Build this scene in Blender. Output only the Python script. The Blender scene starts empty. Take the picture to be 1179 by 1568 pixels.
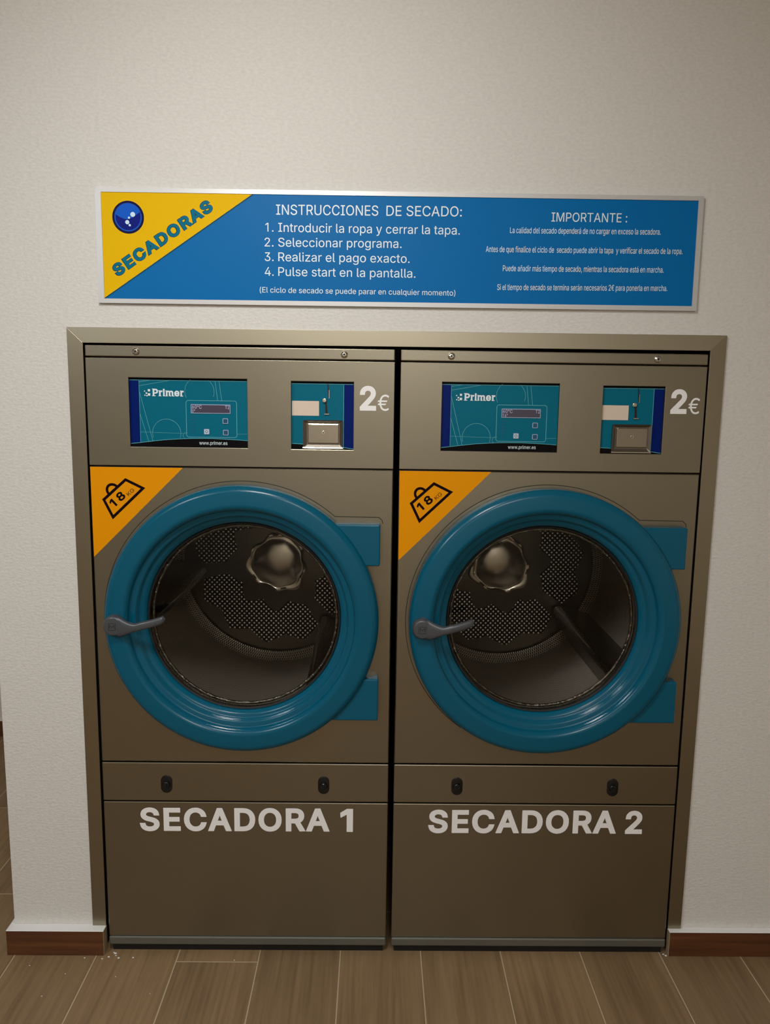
import bpy, bmesh, math, random
from mathutils import Vector, Matrix
PI = math.pi
random.seed(4)
scene = bpy.context.scene
C = scene.collection

# ------------------------------------------------------------------ camera
def look(yaw, pitch, roll):
    cy, sy, cp, sp = math.cos(yaw), math.sin(yaw), math.cos(pitch), math.sin(pitch)
    f = Vector((sy*cp, cy*cp, sp)); r = Vector((cy, -sy, 0)); u = r.cross(f)
    r2 = r*math.cos(roll) + u*math.sin(roll)
    u2 = -r*math.sin(roll) + u*math.cos(roll)
    return r2, u2, f
cam = bpy.data.cameras.new('camera'); cam_o = bpy.data.objects.new('camera', cam); C.objects.link(cam_o)
r_, u_, f_ = look(0.01286, -0.14626, 0.01441)
M = Matrix(((r_.x, u_.x, -f_.x, 0.73956), (r_.y, u_.y, -f_.y, -1.99577), (r_.z, u_.z, -f_.z, 1.5657), (0, 0, 0, 1)))
cam_o.matrix_world = M
cam.sensor_fit = 'HORIZONTAL'; cam.sensor_width = 36.0; cam.lens = 36.0*1180.0/1179.0
cam.clip_start = 0.02
scene.camera = cam_o

# ------------------------------------------------------------------ world, lamps, exposure
w = bpy.data.worlds.new('world'); scene.world = w; w.use_nodes = True
w.node_tree.nodes['Background'].inputs[0].default_value = (0.05, 0.048, 0.045, 1)
w.node_tree.nodes['Background'].inputs[1].default_value = 0.3
def lamp(name, loc, size, power, color, spread=180, target=None, sy=None):
    l = bpy.data.lights.new(name, 'AREA'); l.energy = power; l.color = color
    l.shape = 'DISK' if sy is None else 'RECTANGLE'; l.size = size
    if sy: l.size_y = sy
    l.spread = math.radians(spread)
    o = bpy.data.objects.new(name, l); C.objects.link(o); o.location = loc
    if target is not None:
        o.rotation_euler = (Vector(target)-Vector(loc)).to_track_quat('-Z', 'Y').to_euler()
    return o
lamp('downlight', (0.42, -1.25, 2.60), 0.36, 10, (1.0, 0.985, 0.955), 140, (0.50, 0.0, 1.50))
lamp('ceiling_panel_light', (-1.0, -2.0, 2.63), 0.6, 30, (0.92, 0.965, 1.0), 180, None, 0.6)
lamp('rear_fill_light', (1.0, -3.4, 2.63), 0.6, 37, (0.98, 0.985, 1.0), 180, None, 0.6)  # unseen fill added to brighten the lower wall and panels
scene.view_settings.view_transform = 'Standard'
scene.view_settings.look = 'None'
scene.view_settings.exposure = 0.0
scene.view_settings.gamma = 1.0
scene.view_settings.use_curve_mapping = False

# ------------------------------------------------------------------ material helpers
def lin(c):
    return tuple(((x/12.92) if x <= 0.04045 else ((x+0.055)/1.055)**2.4) for x in c)
def rgb(r, g, b):
    return lin((r/255, g/255, b/255)) + (1,)
class NT:
    def __init__(s, name):
        s.m = bpy.data.materials.new(name); s.m.use_nodes = True
        s.t = s.m.node_tree; s.n = s.t.nodes; s.b = s.n['Principled BSDF']
    def node(s, typ, **kw):
        n = s.n.new(typ)
        for k, v in kw.items(): setattr(n, k, v)
        return n
    def link(s, a, b): s.t.links.new(a, b)
    def val(s, sock, v):
        if hasattr(v, 'is_output'): s.link(v, sock)
        else: sock.default_value = v
    def math(s, op, a, b=None, c=None):
        n = s.node('ShaderNodeMath', operation=op)
        for i, v in enumerate((a, b, c)):
            if v is not None: s.val(n.inputs[i], v)
        return n.outputs[0]
    def coords(s, which='Object'):
        return s.node('ShaderNodeTexCoord').outputs[which]
    def noise(s, vec, scale, detail=3, rough=0.5, sc=None):
        if sc is not None:
            mp = s.node('ShaderNodeMapping'); s.link(vec, mp.inputs[0]); mp.inputs['Scale'].default_value = sc; vec = mp.outputs[0]
        n = s.node('ShaderNodeTexNoise'); s.link(vec, n.inputs['Vector'])
        n.inputs['Scale'].default_value = scale; n.inputs['Detail'].default_value = detail; n.inputs['Roughness'].default_value = rough
        return n.outputs['Fac']
    def ramp(s, fac, stops):
        n = s.node('ShaderNodeValToRGB'); s.link(fac, n.inputs[0])
        e = n.color_ramp.elements
        while len(e) < len(stops): e.new(0.5)
        for el, (p, c) in zip(e, stops): el.position = p; el.color = c
        return n.outputs[0]
    def mix(s, fac, a, b):
        n = s.node('ShaderNodeMix', data_type='RGBA'); s.val(n.inputs['Factor'], fac); s.val(n.inputs[6], a); s.val(n.inputs[7], b)
        return n.outputs[2]
    def bump(s, h, strength, dist):
        n = s.node('ShaderNodeBump'); s.link(h, n.inputs['Height']); n.inputs['Strength'].default_value = strength; n.inputs['Distance'].default_value = dist
        s.link(n.outputs[0], s.b.inputs['Normal'])
    def set(s, **kw):
        nm = dict(color='Base Color', rough='Roughness', metal='Metallic', spec='Specular IOR Level', coat='Coat Weight', coatr='Coat Roughness')
        for k, v in kw.items(): s.val(s.b.inputs[nm[k]], v)
        return s
def simple(name, col, rough=0.5, metal=0.0, **kw):
    return NT(name).set(color=col, rough=rough, metal=metal, **kw).m

def steel_mat(name, col, rough, vertical=False):
    t = NT(name); v = t.coords()
    sc = (220, 220, 2.5) if vertical else (2.5, 220, 220)
    n = t.noise(v, 3.0, 4, 0.6, sc)
    big = t.noise(v, 2.0, 2)
    r = t.math('MULTIPLY_ADD', n, 0.05, rough-0.04)
    r = t.math('MULTIPLY_ADD', big, 0.04, r)
    t.set(color=col, metal=1.0, rough=r)
    t.bump(n, 0.04, 0.0006)
    return t.m
MAT = {}
MAT['steel'] = steel_mat('brushed_steel', rgb(152, 145, 128), 0.34)
MAT['frame'] = steel_mat('brushed_steel_frame', rgb(172, 164, 144), 0.40)
MAT['frame_v'] = steel_mat('brushed_steel_frame_upright', rgb(160, 151, 131), 0.36, True)
MAT['kick'] = simple('kick_strip_metal', rgb(132, 134, 128), 0.45, 0.8)
MAT['chrome'] = simple('polished_metal', rgb(215, 212, 205), 0.16, 1.0)
MAT['black'] = simple('black_rubber', rgb(10, 10, 10), 0.6)
MAT['blackp'] = simple('black_plastic', rgb(13, 15, 16), 0.3)
MAT['dark'] = simple('dark_cabinet_and_gap_shade', rgb(9, 9, 9), 0.8)
MAT['groove'] = simple('groove_line', rgb(62, 60, 50), 0.6, 0.5)
MAT['white'] = simple('white_vinyl', rgb(248, 247, 245), 0.5)
MAT['signwhite'] = simple('pale_print', rgb(225, 240, 245), 0.45)
MAT['alu'] = simple('sign_aluminium', rgb(205, 205, 204), 0.42, 0.35)
MAT['yellow'] = simple('yellow_print', rgb(236, 188, 0), 0.5, spec=0.08)
MAT['orange'] = simple('orange_vinyl', rgb(236, 152, 0), 0.5, spec=0.1)
MAT['ink'] = simple('black_ink', rgb(22, 10, 12), 0.6, spec=0.05)
MAT['blue'] = simple('blue_print', rgb(0, 108, 176), 0.45, spec=0.12)
MAT['tealink'] = simple('teal_ink', rgb(0, 112, 140), 0.45, spec=0.1)
MAT['tealedge'] = simple('dark_teal_ink', rgb(14, 78, 92), 0.45, spec=0.1)
MAT['navy'] = simple('navy_print', rgb(8, 10, 62), 0.35, spec=0.1)
MAT['midblue'] = simple('logo_blue', rgb(12, 92, 205), 0.35, spec=0.1)
MAT['deepblue'] = simple('logo_deep_blue', rgb(8, 22, 128), 0.35, spec=0.1)
MAT['ringblue'] = simple('logo_ring_blue', rgb(40, 80, 190), 0.35, spec=0.1)
MAT['bubble'] = simple('logo_bubble', rgb(205, 235, 252), 0.35)
MAT['teal'] = simple('teal_overlay', rgb(0, 104, 128), 0.38, spec=0.12)
MAT['stripe'] = simple('blue_overlay', rgb(0, 28, 104), 0.35, spec=0.1)
MAT['tealline'] = simple('overlay_line', rgb(92, 178, 190), 0.4)
MAT['tealfaint'] = simple('overlay_faint_mark', rgb(20, 84, 120), 0.4)
MAT['overblack'] = simple('overlay_black_and_shade', rgb(12, 10, 12), 0.4, spec=0.08)
MAT['lcd'] = simple('display_glass', rgb(72, 66, 84), 0.2)
MAT['lcdrim'] = simple('display_rim', rgb(160, 180, 210), 0.4)
MAT['lcdtext'] = simple('display_digits', rgb(190, 195, 235), 0.4)
MAT['btn'] = simple('button_face', rgb(14, 74, 104), 0.4)
MAT['btnlight'] = simple('button_face_light', rgb(196, 210, 222), 0.4)
MAT['beige'] = simple('blank_label', rgb(222, 204, 186), 0.5)
MAT['door'] = NT('teal_door_plastic').set(color=rgb(0, 88, 114), rough=0.23, spec=0.34).m
MAT['handle'] = simple('grey_handle_plastic', rgb(80, 82, 87), 0.32, 0.2)

def wall_mat():
    t = NT('white_plaster'); v = t.coords()
    a = t.noise(v, 260, 4, 0.6); b = t.noise(v, 95, 3, 0.5, (1, 1, 1.8))
    h = t.math('ADD', t.math('MULTIPLY', a, 0.6), b)
    t.set(color=t.ramp(b, [(0.3, rgb(216, 213, 207)), (0.7, rgb(226, 223, 217))]), rough=0.75)
    t.bump(h, 0.36, 0.004)
    return t.m
MAT['wall'] = wall_mat()
MAT['walldim'] = simple('room_plaster', rgb(222, 214, 198), 0.8)
MAT['ceil'] = simple('ceiling_paint', rgb(225, 222, 215), 0.85)
MAT['capwhite'] = simple('white_skirting_cap', rgb(236, 235, 233), 0.6)

def wood(t, v, dark, mid, light, sx=9.0):
    g = t.noise(v, 1.0, 6, 0.62, (sx*9, 2.6, sx*9)); k = t.noise(v, 1.0, 3, 0.5, (7, 2.0, 7))
    f = t.math('ADD', t.math('MULTIPLY', g, 0.60), t.math('MULTIPLY', k, 0.40))
    return t.ramp(f, [(0.30, dark), (0.50, mid), (0.70, light)]), g
def floor_mat():
    t = NT('wood_look_floor_tile'); v = t.coords()
    sp = t.node('ShaderNodeSeparateXYZ'); t.link(v, sp.inputs[0])
    W, L, G = 0.2288, 1.19, 0.0028
    u = t.math('DIVIDE', t.math('ADD', sp.outputs[0], 0.0305), W)     # a joint at x = -0.0305
    col = t.math('FLOOR', u); fu = t.math('SUBTRACT', u, col)
    off = t.math('MULTIPLY_ADD', t.math('FRACT', t.math('MULTIPLY', col, 0.618)), 0.70, 0.22)
    off = t.math('MULTIPLY', off, t.math('GREATER_THAN', t.math('ABSOLUTE', t.math('SUBTRACT', col, 1.0)), 0.5))
    vv = t.math('ADD', t.math('DIVIDE', t.math('ADD', sp.outputs[1], 0.042), L), off)
    row = t.math('FLOOR', vv); fv = t.math('SUBTRACT', vv, row)
    du = t.math('MULTIPLY', t.math('MINIMUM', fu, t.math('SUBTRACT', 1.0, fu)), W)
    dv = t.math('MULTIPLY', t.math('MINIMUM', fv, t.math('SUBTRACT', 1.0, fv)), L)
    d = t.math('MINIMUM', du, dv)
    line = t.math('LESS_THAN', d, G*0.5)
    wn = t.node('ShaderNodeTexWhiteNoise', noise_dimensions='2D')
    cv = t.node('ShaderNodeCombineXYZ'); t.link(col, cv.inputs[0]); t.link(row, cv.inputs[1]); t.link(cv.outputs[0], wn.inputs['Vector'])
    ov = t.node('ShaderNodeVectorMath', operation='ADD'); t.link(v, ov.inputs[0])
    sc = t.node('ShaderNodeVectorMath', operation='SCALE'); t.link(wn.outputs['Color'], sc.inputs[0]); sc.inputs['Scale'].default_value = 7.0
    t.link(sc.outputs[0], ov.inputs[1])
    c, g = wood(t, ov.outputs[0], rgb(112, 88, 61), rgb(138, 112, 80), rgb(153, 126, 93))
    # knots
    vo = t.node('ShaderNodeTexVoronoi'); mp = t.node('ShaderNodeMapping'); t.link(ov.outputs[0], mp.inputs[0]); mp.inputs['Scale'].default_value = (5.2, 2.6, 1)
    t.link(mp.outputs[0], vo.inputs['Vector']); vo.inputs['Scale'].default_value = 1.0
    kn = t.ramp(vo.outputs['Distance'], [(0.03, (1, 1, 1, 1)), (0.10, (0, 0, 0, 1))])
    c = t.mix(t.math('MULTIPLY', kn, 0.55), c, rgb(74, 54, 36))
    tint = t.math('MULTIPLY_ADD', wn.outputs['Value'], 0.22, 0.88)
    hs = t.node('ShaderNodeHueSaturation'); t.link(c, hs.inputs['Color']); t.link(tint, hs.inputs['Value'])
    c = t.mix(line, hs.outputs[0], rgb(190, 172, 142))
    t.set(color=c, rough=0.5)
    t.bump(t.math('SUBTRACT', t.math('MULTIPLY', g, 0.2), line), 0.2, 0.001)
    return t.m
MAT['floor'] = floor_mat()
def skirt_mat():
    t = NT('brown_wood_skirting'); v = t.coords()
    c, g = wood(t, v, rgb(70, 38, 18), rgb(96, 56, 28), rgb(118, 72, 38))
    g2 = t.noise(v, 1.0, 5, 0.6, (2.5, 60, 60))
    c = t.ramp(g2, [(0.3, rgb(72, 40, 20)), (0.55, rgb(96, 56, 28)), (0.75, rgb(112, 68, 36))])
    t.set(color=c, rough=0.45)
    return t.m
MAT['skirt'] = skirt_mat()
MAT['cutedge'] = simple('raw_tile_edge', rgb(150, 132, 104), 0.8)

def perf_mat(name, spacing, hole, cyl, base, rough, R=0.36, rot=0.0):
    t = NT(name); v = t.coords()
    sp = t.node('ShaderNodeSeparateXYZ'); t.link(v, sp.inputs[0])
    cv = t.node('ShaderNodeCombineXYZ')
    if cyl:
        a = t.math('ARCTAN2', sp.outputs[2], sp.outputs[0])
        t.link(t.math('MULTIPLY', a, R/spacing), cv.inputs[0]); t.link(t.math('DIVIDE', sp.outputs[1], spacing), cv.inputs[1])
    else:
        t.link(t.math('DIVIDE', sp.outputs[0], spacing), cv.inputs[0]); t.link(t.math('DIVIDE', sp.outputs[2], spacing), cv.inputs[1])
    mp = t.node('ShaderNodeMapping'); t.link(cv.outputs[0], mp.inputs[0]); mp.inputs['Rotation'].default_value = (0, 0, PI/4+rot)
    vo = t.node('ShaderNodeTexVoronoi', voronoi_dimensions='2D'); t.link(mp.outputs[0], vo.inputs['Vector'])
    vo.inputs['Scale'].default_value = 1.0; vo.inputs['Randomness'].default_value = 0.0
    d = vo.outputs['Distance']
    m = t.ramp(d, [(hole-0.05, (0, 0, 0, 1)), (hole+0.05, (1, 1, 1, 1))])
    q = d
    if cyl: t.set(color=t.mix(m, rgb(8, 8, 8), base), metal=1.0, rough=rough)
    else:                                   # glints on the dimples painted as bright dots, darker sheet between
        t.set(color=t.mix(m, base, rgb(40, 38, 36)), metal=1.0, rough=rough)
    t.bump(t.ramp(d, [(0.1, (0, 0, 0, 1)), (0.55, (1, 1, 1, 1))]), 0.9 if cyl else 0.35, spacing*(0.6 if cyl else 0.25))
    return t.m
MAT['drum'] = perf_mat('fine_perforated_steel', 0.0058, 0.24, True, rgb(204, 190, 174), 0.40)
MAT['perf'] = perf_mat('coarse_perforated_steel', 0.0125, 0.23, False, rgb(255, 252, 246), 0.36, rot=0.0)
MAT['drumsteel'] = simple('drum_steel', rgb(128, 122, 114), 0.34, 1.0)
MAT['hub'] = simple('polished_drum_steel', rgb(176, 168, 154), 0.21, 1.0)
MAT['plate'] = simple('smooth_back_steel', rgb(92, 87, 80), 0.30, 1.0)
MAT['lifter'] = simple('lifter_steel', rgb(140, 135, 128), 0.27, 1.0)
def glint_mat():
    t = NT('rippled_glint_steel'); t.set(color=rgb(110, 104, 94), metal=1.0, rough=0.3); t.bump(t.noise(t.coords(), 55, 3, 0.6), 0.8, 0.01); return t.m
MAT['lip'] = glint_mat()
def glass_mat():
    m = bpy.data.materials.new('door_glass'); m.use_nodes = True; t = m.node_tree; t.nodes.clear()
    out = t.nodes.new('ShaderNodeOutputMaterial'); mix = t.nodes.new('ShaderNodeMixShader'); tr = t.nodes.new('ShaderNodeBsdfTransparent')
    gl = t.nodes.new('ShaderNodeBsdfGlossy'); fr = t.nodes.new('ShaderNodeFresnel'); fr.inputs['IOR'].default_value = 1.35
    tr.inputs[0].default_value = (0.88, 0.88, 0.87, 1); gl.inputs['Roughness'].default_value = 0.03
    t.links.new(fr.outputs[0], mix.inputs[0]); t.links.new(tr.outputs[0], mix.inputs[1]); t.links.new(gl.outputs[0], mix.inputs[2]); t.links.new(mix.outputs[0], out.inputs[0])
    return m
MAT['glass'] = glass_mat()

# ------------------------------------------------------------------ mesh helpers
def obj(name, bm, mats, parent=None, smooth=False, angle=None):
    me = bpy.data.meshes.new(name)
    bm.normal_update(); bm.to_mesh(me); bm.free()
    if not isinstance(mats, (list, tuple)): mats = [mats]
    for m in mats: me.materials.append(MAT[m])
    if smooth:
        me.shade_smooth()
        if angle: me.set_sharp_from_angle(angle=math.radians(angle))
    o = bpy.data.objects.new(name, me); C.objects.link(o)
    if parent is not None: o.parent = parent
    return o
def tag(o, label=None, cat=None, group=None, kind=None):
    for k, v in (('label', label), ('category', cat), ('group', group), ('kind', kind)):
        if v: o[k] = v
    return o
def empty(name, loc):
    o = bpy.data.objects.new(name, None); C.objects.link(o); o.location = loc; o.empty_display_size = 0.1
    return o
def box(bm, x0, x1, y0, y1, z0, z1, bev=0.0, seg=2):
    r = bmesh.ops.create_cube(bm, size=1.0)
    vs = r['verts']
    for v in vs:
        v.co = Vector((x0+(v.co.x+.5)*(x1-x0), y0+(v.co.y+.5)*(y1-y0), z0+(v.co.z+.5)*(z1-z0)))
    if bev > 0:
        es = list({e for v in vs for e in v.link_edges})
        bmesh.ops.bevel(bm, geom=es, offset=bev, segments=seg, profile=0.5, affect='EDGES')
    return bm
def bx(*a, **k):
    return box(bmesh.new(), *a, **k)
def fillet(pts, r, n=4):
    """round the inner corners of an open polyline; pts (a,b[,radius])"""
    out = [Vector(pts[0][:2])]
    for i in range(1, len(pts)-1):
        p0, p1, p2 = Vector(pts[i-1][:2]), Vector(pts[i][:2]), Vector(pts[i+1][:2])
        rr = pts[i][2] if len(pts[i]) > 2 else r
        d0, d1 = (p0-p1), (p2-p1)
        k = min(rr, d0.length*0.45, d1.length*0.45)
        a, b = p1+d0.normalized()*k, p1+d1.normalized()*k
        for j in range(n+1):
            t = j/n
            out.append(a*(1-t)**2 + p1*2*t*(1-t) + b*t*t)
    out.append(Vector(pts[-1][:2]))
    return out
def lathe(bm, prof, cx, cz, n=96, a0=0.0, a1=2*PI):
    """revolve (r, y) about the Y axis through (cx, cz)"""
    full = abs(a1-a0-2*PI) < 1e-6
    m = n if full else n+1
    rings = []
    for (r, y) in prof:
        if r < 1e-6:
            rings.append([bm.verts.new((cx, y, cz))]*m)
        else:
            rings.append([bm.verts.new((cx+r*math.cos(a0+(a1-a0)*i/n), y, cz+r*math.sin(a0+(a1-a0)*i/n))) for i in range(m)])
    for A, B in zip(rings[:-1], rings[1:]):
        for i in range(n):
            j = (i+1) % m
            vs = []
            for v in (A[i], A[j], B[j], B[i]):
                if v not in vs: vs.append(v)
            if len(vs) >= 3: bm.faces.new(vs)
    return bm
def flat(bm, pts, y, holes=None, mat=0):
    """filled polygon in the XZ plane at depth y, facing -Y"""
    vs = [bm.verts.new((p[0], y, p[1])) for p in pts]
    f = bm.faces.new(vs); f.normal_update()
    if f.normal.y > 0: f.normal_flip()
    f.material_index = mat
    return f
def prism(bm, pts, y0, y1, mat=0):
    """extruded XZ polygon from y0 (front) to y1 (back)"""
    a = [bm.verts.new((p[0], y0, p[1])) for p in pts]; b = [bm.verts.new((p[0], y1, p[1])) for p in pts]
    n = len(pts); fs = [bm.faces.new(a), bm.faces.new(b[::-1])]
    for i in range(n): fs.append(bm.faces.new((a[i], b[i], b[(i+1) % n], a[(i+1) % n])))
    for f in fs: f.material_index = mat
    bmesh.ops.recalc_face_normals(bm, faces=fs)
    return fs
def stroke(bm, pts, wdt, y, closed=False, mat=0):
    """flat line of width wdt through XZ points, at depth y"""
    P = [Vector(p) for p in pts]; n = len(P); L, R = [], []
    for i in range(n):
        if closed: d0 = (P[i]-P[i-1]); d1 = (P[(i+1) % n]-P[i])
        else:
            d0 = P[i]-P[i-1] if i > 0 else P[1]-P[0]
            d1 = P[i+1]-P[i] if i < n-1 else P[-1]-P[-2]
        d0 = d0.normalized(); d1 = d1.normalized(); t = (d0+d1)
        t = t.normalized() if t.length > 1e-6 else d0
        nn = Vector((-t.y, t.x)); k = min(3.0, 1.0/max(0.3, nn.dot(Vector((-d0.y, d0.x)))))
        L.append(bm.verts.new((P[i].x+nn.x*wdt*k/2, y, P[i].y+nn.y*wdt*k/2)))
        R.append(bm.verts.new((P[i].x-nn.x*wdt*k/2, y, P[i].y-nn.y*wdt*k/2)))
    for i in range(n if closed else n-1):
        j = (i+1) % n
        f = bm.faces.new((L[i], L[j], R[j], R[i])); f.normal_update()
        if f.normal.y > 0: f.normal_flip()
        f.material_index = mat
def arc(cx, cz, r, a0, a1, n=32, rz=None):
    rz = r if rz is None else rz
    return [(cx+r*math.cos(math.radians(a0+(a1-a0)*i/n)), cz+rz*math.sin(math.radians(a0+(a1-a0)*i/n))) for i in range(n+1)]
def rrect(x0, x1, z0, z1, r, n=5):
    return (arc(x1-r, z0+r, r, -90, 0, n)+arc(x1-r, z1-r, r, 0, 90, n)+arc(x0+r, z1-r, r, 90, 180, n)+arc(x0+r, z0+r, r, 180, 270, n))
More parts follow.
